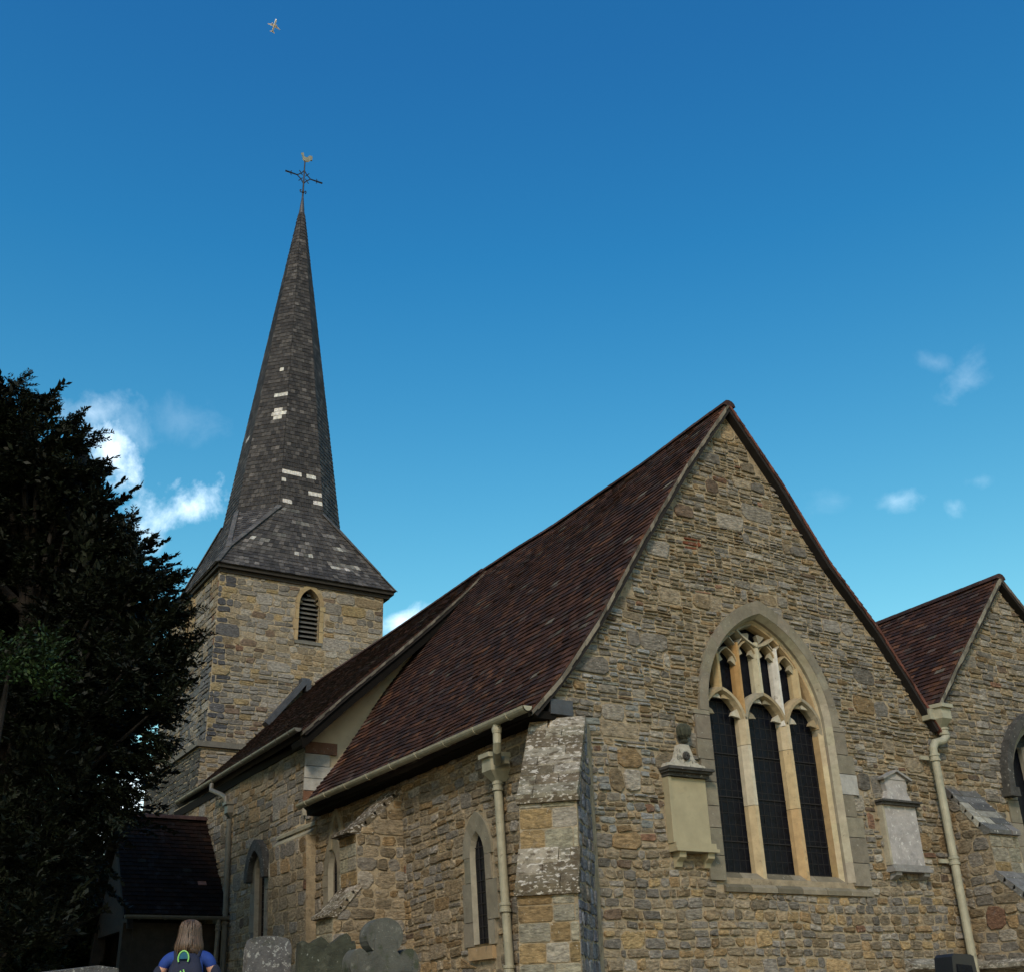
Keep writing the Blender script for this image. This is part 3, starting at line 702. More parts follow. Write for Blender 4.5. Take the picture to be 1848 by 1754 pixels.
ag = MB(); LA_ = arch_loop(LANCA[0], LANCA[1], LANCA[2], LANCA[3], LANCA[4], 9); ag.prism([frA.p(a, b, -.26) for a, b in LA_], (0, .02, 0)); AWN = ag.build('aisle_window', M_GLASS, church); aw.each('ashlar_block', M_ASHLAR, AWN)
am = MB()
for x in (LANCA[0]-.33, LANCA[0]+.33): bar(am, frA, [(x, 2.7), (x, 5.0)], .11, -.25, -.12, .5, (.2, .2, .18))
am.build('mullion', M_TRAC, AWN)
ah = MB(); ring_band(ah, frA, LANCA[0], LANCA[2]-.02, LANCA[3]+.14, LANCA[4]+.14, LANCA[3]+.25, LANCA[4]+.27, 0, .14, nseg=10, col=(.12, .12, .12))
for sg in (-1, 1): ah.box((LANCA[0]+sg*(LANCA[3]+.2), -.08, 4.27), .2, .16, .12, col=(.15, .15, .14))
ah.each('hood_stone', M_DARKSTONE, AWN)
# buttress between the gables
B3 = Vector((6.3, 0, 0)); Dn = Vector((0, -1, 0)); Tx = Vector((1, 0, 0)); HW3 = .28
P3 = [(1.0, 1.0), (.95, 2.75), (.52, 3.12), (.5, 3.62), (.02, 4.2)]
b3 = MB(); solid(b3, B3, Tx, Dn, HW3, [(-.2, G0), (1.0, G0), (.95, 2.75), (.52, 3.12), (.5, 3.62), (.02, 4.2), (-.2, 4.2)]); wall_obj('ebut', 'east_buttress', b3)
bside('ebut', B3, Tx, Dn, HW3, P3, -1, 0, .98, 1.7, 4.2, lambda v: S_(.1, .18, .16, .34, .2, .018, (1, 1, 2)), None, .4)
bfront('ebut', B3, Tx, Dn, HW3, [(1.7, 2.73, .97, .951), (3.14, 3.60, .517, .501)], lambda v: S_(.12, .2, .18, .3, .12, .014, (1, 1)))
w3 = MB(); DK = lambda: vr(random.choice([(.09, .09, .09), (.12, .12, .12), (.26, .25, .22)]), .7, 1.2)
slab_course(w3, B3, Tx, Dn, HW3+.02, .95, 2.75, .50, 3.14, 4, over=.05, cols=DK); slab_course(w3, B3, Tx, Dn, HW3+.02, .50, 3.62, .0, 4.22, 6, over=.05, cols=DK)
w3.each('weathering_stone', M_WEATHER, WALLS['ebut'])
ps = MB()
ps.prism([(4.7, -.0, 2.05), (4.7, -.13, 2.08), (4.7, -.14, 2.13), (4.7, 0, 2.20)], (1.33, 0, 0), (.2, .195, .17))
ps.prism([(6.0, -.99, 2.05), (6.0, -1.09, 2.08), (6.0, -1.09, 2.13), (6.0, -.99, 2.18)], (.6, 0, 0), (.2, .195, .17))
ps.prism([(6.03, -1.09, 2.05), (5.92, -1.09, 2.08), (5.92, -1.09, 2.13), (6.03, -1.09, 2.18)], (0, 1.0, 0), (.2, .195, .17))
ps.each('plinth_stone', M_LICHEN, WALLS['ebut'])

# ------------------------------------------------------------------ roofs
PIECES = {'tile': [], 'shingle': []}
TP = [((.044, .022, .017), 9), ((.054, .026, .018), 6), ((.030, .018, .017), 8), ((.080, .038, .022), 1.6), ((.05, .035, .03), 3), ((.09, .08, .065), .35)]
def tcol(k=1): 
    c = random.choices([c for c, w in TP], [w for c, w in TP])[0]; q = random.uniform(.75, 1.3)*k; return tuple(x*q for x in c)
def piece(kind, key, c4, nrm, lift, thin, col, skew=0):
    """c4: lower-left, lower-right, upper-right, upper-left on the surface"""
    a, b, c, d = c4; l1 = nrm*(lift+skew); l2 = nrm*(lift-skew)
    vs = [a+l1, b+l2, c+nrm*thin, d+nrm*thin, a-nrm*.01, b-nrm*.01, c-nrm*.01, d-nrm*.01]
    fs = [(0, 1, 2, 3), (4, 5, 1, 0), (5, 6, 2, 1), (7, 4, 0, 3), (4, 7, 6, 5)]
    P = (a+c)/2; px, py, z = proj(P); vd = (CAMP-P).normalized().dot(nrm)
    sz = FPX*math.sqrt((b-a).length*(d-a).length*max(0, vd))/max(z, .1) if (z > 0 and -10 < px < 1858 and -10 < py < 1764) else 0
    PIECES[kind].append((sz, key, vs, fs, col))
def prof_pt(prof, t):
    L = [0]
    for (a, b), (c, d) in zip(prof, prof[1:]): L.append(L[-1]+math.hypot(c-a, d-b))
    s = t*L[-1]
    for i in range(len(prof)-1):
        if s <= L[i+1]+1e-9:
            k = (s-L[i])/(L[i+1]-L[i]); return (prof[i][0]+(prof[i+1][0]-prof[i][0])*k, prof[i][1]+(prof[i+1][1]-prof[i][1])*k)
    k = (s-L[-2])/(L[-1]-L[-2]); i = len(prof)-2
    return (prof[i][0]+(prof[i+1][0]-prof[i][0])*k, prof[i][1]+(prof[i+1][1]-prof[i][1])*k)
def slope(key, pn, pf, yn, yf, length, n=None, tw=.165, kcol=1, sag=.03, nmul=1, colfun=None):
    """one roof slope: near profile pn, far profile pf (x, z), y of near/far edge as functions of t"""
    def f(t, s):
        a = prof_pt(pn, t); b = prof_pt(pf, t); y = yn(t)*(1-s)+yf(t)*s
        z = a[1]*(1-s)+b[1]*s - sag*math.sin(math.pi*s)*(.3+.7*t)+.008*math.sin(9*s+7*t)+.006*math.sin(23*s+3*t)
        return Vector((a[0]*(1-s)+b[0]*s, y, z))
    n = n or int(length/.1)
    sl = MB(); A = 14; Bq = 12; vs = []
    for i in range(A+1):
        for j in range(Bq+1): vs.append(f(i/A, j/Bq))
    nn = (f(.5, .6)-f(.5, .4)).cross(f(.6, .5)-f(.4, .5)).normalized()
    if nn.z < 0: nn = -nn
    m = len(vs); vs2 = [p-nn*.012 for p in vs]+[p-nn*.09 for p in vs]; fs = []
    for i in range(A):
        for j in range(Bq):
            a = i*(Bq+1)+j; fs.append((a, a+1, a+Bq+2, a+Bq+1)); fs.append((a+m, a+Bq+1+m, a+Bq+2+m, a+1+m))
    for j in range(Bq): fs.append((j, j+m, j+1+m, j+1)); a = A*(Bq+1)+j; fs.append((a, a+1, a+1+m, a+m))
    for i in range(A): a = i*(Bq+1); b = a+Bq+1; fs.append((a, b, b+m, a+m)); fs.append((a+Bq, a+Bq+m, b+Bq+m, b+Bq))
    sl.add(vs2, fs); WALLS[key] = sl.build('roof', M_SLAB, church)
    for i in range(n):
        t0 = i/n; t1 = min(1, (i+1.12)/n); L = abs(yf(t0)-yn(t0)); cnt = max(2, round(L/tw)); off = .5*(i % 2)
        for k in range(cnt+(i % 2)):
            s0 = max(0, (k-off)/cnt)+.004/L; s1 = min(1, (k+1-off)/cnt)-.004/L
            if s1-s0 < .2/cnt: continue
            j = random.uniform(-.0010, .0010)
            a, b, c, d = f(t0+j, s0), f(t0+j, s1), f(t1, s1), f(t1, s0)
            nl = (b-a).cross(d-a).normalized(); 
            if nl.z < 0: nl = -nl
            c4 = (a, b, c, d) if (b-a).cross(d-a).dot(nl) > 0 else (b, a, d, c)
            cc = tcol(kcol) if colfun is None else colfun(t0, (s0+s1)/2)
            piece('tile', key, c4, nl, .021+random.uniform(-.003, .006)+(.010 if random.random() < .015 else 0), .006, cc, random.uniform(-.0025, .0025))
    return f
def ridge(mb, p0, p1, r=.11, step=.33, col=(.05, .03, .028), sagf=None):
    p0 = Vector(p0); p1 = Vector(p1); L = (p1-p0).length; n = int(L/step); d = (p1-p0).normalized(); side = d.cross(Vector((0, 0, 1))).normalized()
    for i in range(n):
        a = p0+d*(L*i/n+.004); b = p0+d*(L*(i+1)/n-.004)
        if sagf: a = a+Vector((0, 0, sagf(i/n))); b = b+Vector((0, 0, sagf((i+1)/n)))
        c = vr(col, .7, 1.4); K = 7; vs = []
        for p, rr in ((a, r), (b, r*.97)):
            for k in range(K): an = math.pi*k/(K-1); vs.append(p+side*math.cos(an)*rr*.95+Vector((0, 0, math.sin(an)*rr*.8-.05)))
        fs = [(k, k+1, k+1+K, k+K) for k in range(K-1)]+[tuple(range(K)), tuple(range(K, 2*K))[::-1]]
        mb.add(vs, fs, c)
CPN = [(-.38, 4.58), (.02, 5.0), (.56, 5.72), (1.28, 6.84), (2.10, 8.03), (2.95, 9.14)]
CPF = [(-.40, 4.64), (.27, 5.46), (1.22, 6.80), (2.16, 8.02), (2.95, 9.06)]
chS = slope('chS', CPN, CPF, lambda t: -.12, lambda t: 6.3+.55*min(1, t*2.2), 5.7, tw=.165, sag=.075,
            colfun=lambda t, s: tcol(1.0+(.9 if (s > .93 and random.random() < .5) else 0)+(.5 if (t > .93) else 0)+(.5 if s < .03 and random.random() < .6 else 0)))
mir = lambda P, c=2.95: [(2*c-x, z) for x, z in P]
CRN = [(6.0, 5.02), (5.76, 5.40), (5.15, 6.27), (4.42, 7.10), (3.76, 8.10), (2.95, 9.14)]
CRF = [(6.0, 5.15), (5.3, 6.1), (4.4, 7.2), (3.7, 8.1), (2.95, 9.06)]
slope('chN', CRN, CRF, lambda t: -.12, lambda t: 6.85, 5.2, tw=.17, sag=.075)
NPN = [(-.42, 5.80), (.27, 6.46), (1.03, 7.16), (1.78, 7.87), (2.5, 8.58), (2.95, 9.08)]
NPF = [(-.12, 6.02), (1.0, 7.12), (2.0, 8.12), (2.9, 9.0)]
slope('nvS', NPN, NPF, lambda t: 6.42, lambda t: 14.38, 4.8, tw=.165, sag=.02, kcol=.75)
slope('nvN', [(6.3, 5.8), (2.95, 9.08)], [(6.3, 6.0), (2.9, 9.0)], lambda t: 6.42, lambda t: 14.38, 4.7, tw=.2, sag=.02)
AXN = [(6.0, 5.28), (6.6, 5.97), (7.4, 6.84), (AX, 7.50)]
slope('asS', AXN, AXN, lambda t: -.12, lambda t: 9.0, 3.1, tw=.165, sag=.02, colfun=lambda t, s: tcol(1.35 if random.random() < .4 else 1.0))
slope('asN', [(11.3, 4.2), (AX, 7.50)], [(11.3, 4.2), (AX, 7.50)], lambda t: -.12, lambda t: 9.0, 4.7, tw=.17, sag=.0)
rg = MB(); ridge(rg, (2.95, -.14, 9.13), (2.95, 6.6, 9.07), sagf=lambda s: -.075*math.sin(math.pi*s)+.008*math.sin(17*s)); ridge(rg, (2.95, 6.62, 9.08), (2.9, 14.35, 9.0), sagf=lambda s: -.02*math.sin(math.pi*s)); ridge(rg, (AX, -.14, 7.50), (AX, 8.9, 7.50), sagf=lambda s: -.02*math.sin(math.pi*s))
rg.each('ridge_tile', M_TILE, WALLS['chS'])
# verges: mortar fillet and undercloak under the tile ends
vg = MB()
def verge(P, y, col, w=.06, drop=.05, yd=.07):
    for (a, b), (c, d) in zip(P, P[1:]):
        A_ = Vector((a, y, b)); B_ = Vector((c, y, d)); dr = Vector((0, 0, -drop)); iw = Vector((0, yd, 0))
        n = max(1, int((B_-A_).length/.11))
        for i in range(n):
            p, q = A_.lerp(B_, i/n), A_.lerp(B_, (i+1)/n); k = random.uniform(.45, 1.35); dr = Vector((0, 0, -drop*random.uniform(.7, 1.2)))
            vg.add([p, q, q+dr, p+dr, p+iw, q+iw, q+dr+iw, p+dr+iw], [(0, 1, 2, 3), (7, 6, 5, 4), (3, 2, 6, 7), (0, 4, 5, 1)], tuple(x*k for x in col))
verge([(x, z-.012) for x, z in CPN], -.135, (.15, .135, .11), drop=.06)
verge([(x, z-.012) for x, z in CRN], -.135, (.10, .04, .03), drop=.07)
verge([(x, z-.012) for x, z in NPN], 6.405, (.13, .12, .10), drop=.05)
verge([(x, z-.012) for x, z in AXN], -.135, (.17, .16, .13), drop=.07)
verge([(11.3, 4.19), (AX, 7.49)], -.135, (.10, .08, .07), drop=.09)
vg.build('verge_pointing', M_ASHLAR, church, kind='stuff')
# eaves timber: soffit and wall plates, their shadow put into a near-black colour
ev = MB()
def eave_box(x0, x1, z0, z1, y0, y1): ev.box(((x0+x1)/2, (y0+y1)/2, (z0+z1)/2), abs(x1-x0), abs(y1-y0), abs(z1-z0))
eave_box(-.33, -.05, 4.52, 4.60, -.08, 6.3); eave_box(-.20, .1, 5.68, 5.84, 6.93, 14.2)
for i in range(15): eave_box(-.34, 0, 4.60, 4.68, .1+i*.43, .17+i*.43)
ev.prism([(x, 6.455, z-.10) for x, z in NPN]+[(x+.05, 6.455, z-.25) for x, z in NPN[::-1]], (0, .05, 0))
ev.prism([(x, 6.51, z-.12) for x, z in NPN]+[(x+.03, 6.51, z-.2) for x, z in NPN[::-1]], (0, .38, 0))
ev.build('eaves_timber', mat('shaded_eaves_timber', (.006, .0055, .005), .9, .3, bump=0, spec=.1), church)
vl = MB(); vl.add([(5.85, -.10, 5.3), (6.14, -.10, 5.3), (6.08, -.10, 5.12), (5.92, -.10, 5.12), (5.85, 6.5, 5.4), (6.14, 6.5, 5.4), (6.08, 6.5, 5.22), (5.92, 6.5, 5.22)], [(0, 3, 2, 1), (0, 4, 7, 3), (3, 7, 6, 2), (1, 2, 6, 5)])
vl.box((.02, -.02, 4.66), .28, .16, .16); vl.each('lead_flashing', M_LEAD, church)

# ------------------------------------------------------------------ tower and spire
TX0, TX1, TY0, TY1, TZ = .38, 4.52, 14.4, 18.6, 11.42
frTE = Fr((0, TY0, 0), (1, 0, 0), (0, 0, 1), (0, -1, 0)); frTS = Fr((TX0, 0, 0), (0, 1, 0), (0, 0, 1), (-1, 0, 0))
LVE = (2.60, 9.95, 10.86, .26, .40); LVS = (16.55, 10.0, 10.9, .24, .38)
tb = MB(); panel(tb, frTE, [(TX0, G0), (TX1, G0), (TX1, TZ), (TX0, TZ)], [arch_loop(*LVE, 7)], .7); wall_obj('twE', 'tower_east_wall', tb)
tb = MB(); panel(tb, frTS, [(TY0+.02, G0), (TY1, G0), (TY1, TZ-.01), (TY0+.02, TZ-.01)], [arch_loop(*LVS, 7)], .7); wall_obj('twS', 'tower_south_wall', tb)
tb = MB(); tb.box((TX1-.2, (TY0+TY1)/2, TZ/2+.2), .39, TY1-TY0-.02, TZ-.45); tb.box(((TX0+TX1)/2, TY1-.2, TZ/2+.2), TX1-TX0-.02, .39, TZ-.46); tb.build('tower_back_walls', M_MORTAR, church)
exL = in_arch(LVE[0], LVE[1]-.0, LVE[2], LVE[3]+.10, LVE[4]+.1); exLs = in_arch(LVS[0], LVS[1], LVS[2], LVS[3]+.1, LVS[4]+.1)
styT = lambda v: S_(.10, .19, .18, .42, .22, .02, (1, 1, 2)) if v > 9.4 else S_(.07, .15, .16, .36, .2, .022, (1, 2, 2))
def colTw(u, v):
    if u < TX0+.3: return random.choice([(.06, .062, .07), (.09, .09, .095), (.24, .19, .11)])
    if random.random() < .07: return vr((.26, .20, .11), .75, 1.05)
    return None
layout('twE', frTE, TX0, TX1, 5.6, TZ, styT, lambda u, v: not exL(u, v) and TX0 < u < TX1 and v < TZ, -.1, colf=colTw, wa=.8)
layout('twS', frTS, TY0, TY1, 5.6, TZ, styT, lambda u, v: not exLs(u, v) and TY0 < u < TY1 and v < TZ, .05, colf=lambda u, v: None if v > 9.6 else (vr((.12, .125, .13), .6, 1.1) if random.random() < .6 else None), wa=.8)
def louvre(fr, L, name):
    cu, v0, vs, w, rise = L; m = MB(); tan = lambda: vr((.27, .21, .12), .85, 1.1)
    ring_band(m, fr, cu, vs, w, rise, w+.1, rise+.12, -.03, .03, nseg=6, col=tan, split=3)
    v = v0
    while v < vs-.02:
        h = min(.26, vs-v)
        for sg in (-1, 1):
            a, b = sorted((cu+sg*w, cu+sg*(w+random.uniform(.08, .18)))); frbox(m, fr, a, b, v+.004, v+h-.004, -.03, .027, tan())
        v += h
    frbox(m, fr, cu-w-.08, cu+w+.08, v0-.08, v0-.002, -.03, .04, (.12, .12, .11)); g = MB(); frbox(g, fr, cu-w-.02, cu+w+.02, v0-.02, vs+rise, -.4, -.3); o = g.build(name, M_BLACK, church); m.each('ashlar_block', M_ASHLAR, o)
    z = v0+.03; f = arch_half(w, rise)
    while z < vs+rise-.12:
        hw = (f(z-vs+.1) if z > vs-.1 else w)-.01; s_ = MB()
        a, b, c, d = (cu-hw, z, -.08), (cu+hw, z, -.08), (cu+hw, z+.10, -.22), (cu-hw, z+.10, -.22)
        s_.add([fr.p(*a), fr.p(*b), fr.p(*c), fr.p(*d), fr.p(a[0], a[1]-.022, a[2]), fr.p(b[0], b[1]-.022, b[2]), fr.p(c[0], c[1]-.022, c[2]), fr.p(d[0], d[1]-.022, d[2])], [(0, 1, 2, 3), (7, 6, 5, 4), (4, 5, 1, 0), (3, 2, 6, 7)])
        s_.build('slat', M_LOUVRE, o); z += .115
    for sg in (-1, 1):
        g = MB(); q = [(cu+sg*w, vs+.02), (cu+sg*(w-.10), vs+.06), (cu+sg*(w-.03), vs+.14), (cu+sg*f(.2), vs+.2)]
        g.prism([fr.p(a, b, -.10) for a, b in q], fr.N*.06, (.16, .13, .08)); g.build('cusp', M_TRAC, o)
louvre(frTE, LVE, 'belfry_louvre'); louvre(frTS, LVS, 'belfry_louvre')
# string course and thicker lower stage of the tower
ts = MB(); ts.box(((TX0+TX1)/2-.05, (TY0+TY1)/2-.05, 4.0), TX1-TX0+.22, TY1-TY0+.22, 6.5); wall_obj('twL', 'tower_lower_stage', ts)
frL1 = Fr((0, (TY0+TY1)/2-.05-(TY1-TY0+.22)/2, 0), (1, 0, 0), (0, 0, 1), (0, -1, 0)); frL2 = Fr(((TX0+TX1)/2-.05-(TX1-TX0+.22)/2, 0, 0), (0, 1, 0), (0, 0, 1), (-1, 0, 0))
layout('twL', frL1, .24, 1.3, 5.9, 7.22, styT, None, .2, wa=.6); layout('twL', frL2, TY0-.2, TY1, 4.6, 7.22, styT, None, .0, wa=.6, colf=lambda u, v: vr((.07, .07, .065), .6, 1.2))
tg = MB(); tg.box(((TX0+TX1)/2-.06, (TY0+TY1)/2-.06, 7.30), TX1-TX0+.36, TY1-TY0+.36, .12, col=(.12, .115, .1)); tg.build('string_course', M_ASHLAR, church)
# lead-dressed old roof crease and its bracket on the tower
lc = MB(); a, b = Vector((1.66, 14.28, 7.86)), Vector((2.52, 14.28, 8.93)); d = (b-a).normalized(); nn = Vector((d.z, 0, -d.x))
lc.box((a+b)/2, (b-a).length, .26, .12, d, Vector((0, 1, 0)), nn.normalized()*-1); lc.box(b+Vector((.07, 0, -.10)), .12, .24, .26); lc.box(b+Vector((.0, 0, .02)), .2, .2, .1)
lc.build('roof_crease', M_LEAD, church)
# eaves of the spire
SXc, SYc = 2.52, 16.5; EH = 2.27; EZ = 11.50
ec = MB(); ec.box((SXc, SYc, EZ-.04), EH*2-.08, EH*2-.08, .10); ec.box((SXc, SYc, EZ-.13), EH*2-.24, EH*2-.24, .10); ec.build('spire_eaves_board', M_WOODD, church)
def shcol(k=1):
    c = random.choices([(.033, .031, .031), (.050, .047, .046), (.022, .021, .022), (.085, .08, .078)], [6, 4, 4, 1])[0]; q = random.uniform(.7, 1.3)*k; return tuple(x*q for x in c)
PATCH = []
def shingle_face(bl, br, tl, tr, expo=.125, w=.125, white=None, kc=1):
    bl, br, tl, tr = map(Vector, (bl, br, tl, tr)); Ln = ((tl+tr)/2-(bl+br)/2).length; n = max(1, round(Ln/expo))
    nrm = (br-bl).cross((tl+tr)/2-(bl+br)/2).normalized(); cen = Vector((SXc, SYc, (bl.z+tl.z)/2))
    if nrm.dot((bl+br+tl+tr)/4-cen) < 0: nrm = -nrm; bl, br, tl, tr = br, bl, tr, tl
    for i in range(n):
        t0, t1 = i/n, min(1, (i+1.15)/n); a0, b0, a1, b1 = bl.lerp(tl, t0), br.lerp(tr, t0), bl.lerp(tl, t1), br.lerp(tr, t1)
        L = (b0-a0).length; L1 = max((b1-a1).length, 1e-3); c = max(1, round(L/w)); off = .5*(i % 2)
        for k in range(c+(i % 2)):
            s0, s1 = max(0, (k-off)/c), min(1, (k+1-off)/c)
            if s1-s0 < .15/c: continue
            g = min(.003/L, .1/c); s0 += g; s1 -= g
            col = shcol(kc)
            P = a0.lerp(b0, (s0+s1)/2)
            if white:
                q = white(P, (s0+s1)/2)
                if q: col = q
            jj = (tl-bl).normalized()*random.uniform(-.006, .006)
            piece('shingle', 'spire', (a0.lerp(b0, s0)+jj, a0.lerp(b0, s1)+jj, a1.lerp(b1, s1), a1.lerp(b1, s0)), nrm, .015+random.uniform(-.003, .006), .004, col, random.uniform(-.002, .002))
    return nrm
AO = 1.40; ZO = 13.60; ZT = 24.0; AT = .085; hwf = AO*math.tan(R(22.5))
def octv(a, z, k):   # vertex k of the octagon
    an = R(22.5+45*k); rr = a/math.cos(R(22.5)); return Vector((SXc+rr*math.cos(an), SYc+rr*math.sin(an), z))
spc = MB(); rings = [[Vector((SXc+sx*EH, SYc+sy*EH, EZ)) for sx, sy in ((1, 1), (-1, 1), (-1, -1), (1, -1))]]
levels = [(AO, ZO), (AT, ZT)]
vs = [octv(AO-.01, ZO, k) for k in range(8)]+[octv(AT-.01, ZT, k) for k in range(8)]; spc.add(vs, [(k, (k+1) % 8, (k+1) % 8+8, k+8) for k in range(8)])
SPIRE = spc.build('spire', M_SLAB, church); WALLS['spire'] = SPIRE
pale = lambda: vr((.50, .49, .47), .85, 1.05)
def whiteF(P, s):
    x, y, z = proj(P)
    return None
# pale replacement shingles, each a run on one face: (face normal angle, z range, fraction range across the face)
WH = [('S', 17.9, 18.05, .1, .3), ('S', 17.1, 17.24, .0, .62), ('S', 16.62, 16.75, .25, .62), ('S', 16.48, 16.62, .05, .45), ('S', 16.36, 16.48, .2, .45)]
def wf(runs):
    def f(P, s):
        for (z0, z1, a, b) in runs:
            if z0 <= P.z < z1 and a <= s <= b: return pale()
        return None
    return f
runs_by = {5: [(17.86, 18.0, .55, .8), (16.98, 17.10, .45, .97), (16.56, 16.68, .5, .85), (16.42, 16.55, .55, .97), (16.28, 16.41, .62, .85)],
           6: [(14.58, 14.70, .03, .50), (14.58, 14.70, .62, .86), (13.98, 14.11, .72, .98), (13.82, 13.95, .8, 1), (14.34, 14.45, .0, .1), (13.66, 13.76, .1, .25)],
           4: [(15.9, 16.0, .3, .6), (15.1, 15.2, .3, .6)]}
for k in range(8):      # face k lies between vertex k-1 and k, i.e. normal at 45*k degrees
    shingle_face(octv(AO, ZO, k-1), octv(AO, ZO, k), octv(AT, ZT, k-1), octv(AT, ZT, k), white=wf(runs_by.get(k, [])))
# skirt, slightly sprocketed
SQ1, Z1 = 1.95, 12.02
cor = {}
def sq(h, z, sx, sy): return Vector((SXc+sx*h, SYc+sy*h, z))
sides = [((-1, -1), (1, -1), 6), ((1, -1), (1, 1), 0), ((1, 1), (-1, 1), 2), ((-1, 1), (-1, -1), 4)]
skm = MB()
runS = [(13.3, 13.42, .0, .12), (13.42, 13.52, .08, .45), (13.05, 13.16, .42, .62), (12.80, 12.9, .78, .86), (12.62, 12.72, .2, .32), (12.45, 12.55, .75, .87), (12.1, 12.2, .42, .55), (12.0, 12.1, .72, .86), (11.88, 12.0, .66, .82), (12.38, 12.44, .05, .2)]
def mixw(P, s):
    r = wf(runS)(P, s)
    k_ = random.choice((.13, .2, .28, .7)); return r and tuple(x*k_ for x in r)
for (c0, c1, k) in sides:
    o0, o1 = octv(AO, ZO, k-1), octv(AO, ZO, k)
    if (o0-sq(EH, EZ, *c0)).length > (o1-sq(EH, EZ, *c0)).length: o0, o1 = o1, o0
    m0, m1 = sq(SQ1, Z1, *c0), sq(SQ1, Z1, *c1)
    shingle_face(sq(EH, EZ, *c0), sq(EH, EZ, *c1), m0, m1, white=mixw if k == 6 else None, kc=1.3)
    shingle_face(m0, m1, o0, o1, white=mixw if k == 6 else None, kc=1.3)
    skm.add([sq(EH, EZ-.01, *c0), sq(EH, EZ-.01, *c1), m1, m0, o1, o0], [(0, 1, 2, 3), (3, 2, 4, 5)])
for (sx, sy) in ((1, 1), (-1, 1), (-1, -1), (1, -1)):
    m0 = sq(SQ1, Z1, sx, sy); k = {(1, 1): (0, 1), (-1, 1): (2, 3), (-1, -1): (4, 5), (1, -1): (6, 7)}[(sx, sy)]
    o0, o1 = octv(AO, ZO, k[0]), octv(AO, ZO, k[1])
    shingle_face(m0+(o0-o1).normalized()*.02, m0-(o0-o1).normalized()*.02, o0, o1, kc=1.5)
    skm.add([m0, o0, o1], [(0, 1, 2)])
skm.build('spire_skirt', M_SLAB, SPIRE)
hp = MB()   # hip shingles
for (sx, sy) in ((-1, -1), (1, -1), (-1, 1), (1, 1)):
    ks = {(1, 1): (0, 1), (-1, 1): (2, 3), (-1, -1): (4, 5), (1, -1): (6, 7)}[(sx, sy)]
    for kk in ks:
        a, b = sq(SQ1, Z1+.02, sx, sy), octv(AO+.01, ZO, kk); n = 13
        for i in range(n):
            p, q = a.lerp(b, i/n), a.lerp(b, (i+1.1)/n); d = (q-p).normalized(); o_ = Vector(((p.x-SXc), (p.y-SYc), 1.2)).normalized(); sd_ = d.cross(o_).normalized()
            hp.box((p+q)/2+o_*.012, (q-p).length, .13, .02, d, sd_, sd_.cross(d), vr((.055, .054, .055), .9, 1.7))
    a, b = sq(EH, EZ, sx, sy), sq(SQ1, Z1, sx, sy)
    for i in range(4):
        p, q = a.lerp(b, i/4), a.lerp(b, (i+1.1)/4); d = (q-p).normalized(); o_ = Vector((sx*.5, sy*.5, 1.2)).normalized(); sd_ = d.cross(o_).normalized()
        hp.box((p+q)/2+o_*.012, (q-p).length, .14, .02, d, sd_, sd_.cross(d), vr((.045, .045, .046), .9, 1.7))
hp.build('hip_shingles', M_SHINGLE, SPIRE, kind='stuff')
cp = MB(); cp.lathe((SXc, SYc, ZT-.25), [(.115, 0), (.10, .1), (.085, .3), (.055, .62), (.05, .66), (.03, .9)], 12); cp.build('lead_cap', M_LEAD, SPIRE, smooth=True)

# weather vane on the spire
VZ = 24.45
vane = thing('weather_vane', (SXc, SYc, VZ), 'black iron cross with a gilt weathercock on the tip of the spire', 'weather vane')
vm_ = MB(); vm_.tube([(SXc, SYc, VZ-.35), (SXc, SYc, 26.05)], [.032, .02], 8)
vm_.build('rod', M_IRON, vane)
va = MB(); AZc = 25.42
va.tube([(SXc-.60, SYc, AZc), (SXc-.22, SYc, AZc)], [.028, .02], 8); va.tube([(SXc+.60, SYc, AZc), (SXc+.22, SYc, AZc)], [.028, .02], 8)
dpts = [(SXc-.22, AZc), (SXc, AZc+.26), (SXc+.22, AZc), (SXc, AZc-.26)]
for i in range(4):
    a, b = dpts[i], dpts[(i+1) % 4]; va.tube([(a[0], SYc, a[1]), ((a[0]+b[0])/2*.85+SXc*.15, SYc, (a[1]+b[1])/2*.85+AZc*.15), (b[0], SYc, b[1])], .017, 6)
for sg in (-1, 1):
    for x in (.38,):
        for s3 in (-1, 1): va.tube([(SXc+sg*x, SYc, AZc), (SXc+sg*(x+.05), SYc, AZc+s3*.05), (SXc+sg*(x+.02), SYc, AZc+s3*.085)], .012, 5)
    va.tube([(SXc+sg*.08, SYc, 24.80), (SXc+sg*.1, SYc, 24.87), (SXc+sg*.06, SYc, 24.90)], .018, 5)
    for (x, z) in ((.11, .13), (.11, -.13), (.05, .05), (.05, -.05)):
        va.tube([(SXc+sg*x, SYc, AZc+z), (SXc+sg*(x+.05), SYc, AZc+z+(.07 if z > 0 else -.07))], .014, 5)
va.lathe((SXc, SYc, 24.78), [(.02, 0), (.05, .03), (.05, .07), (.02, .1)], 8)
va.build('cross_arms', M_IRON, vane)
ck = MB(); q = [(-.17, .30), (-.13, .31), (-.10, .36), (-.07, .30), (-.08, .24), (-.04, .15), (.04, .13), (.10, .18), (.14, .26), (.20, .31), (.27, .30), (.30, .22), (.27, .14), (.29, .08), (.22, .07), (.18, .0), (.09, -.06), (.02, -.10), (-.04, -.06), (-.09, .02), (-.11, .14), (-.14, .24)]
ck.prism([(SXc+a*.8, SYc-.025, 26.10+b*.72) for a, b in q], (0, .05, 0)); ck.build('weathercock', M_GOLD, vane)

# ------------------------------------------------------------------ porch
pr = MB(); PX0, PX1 = -1.85, .0; PY0, PYr, PY1 = 10.45, 12.0, 13.55; PZe, PZr = 3.50, 5.34
PN = [(PY0, PZe), (PYr, PZr)]
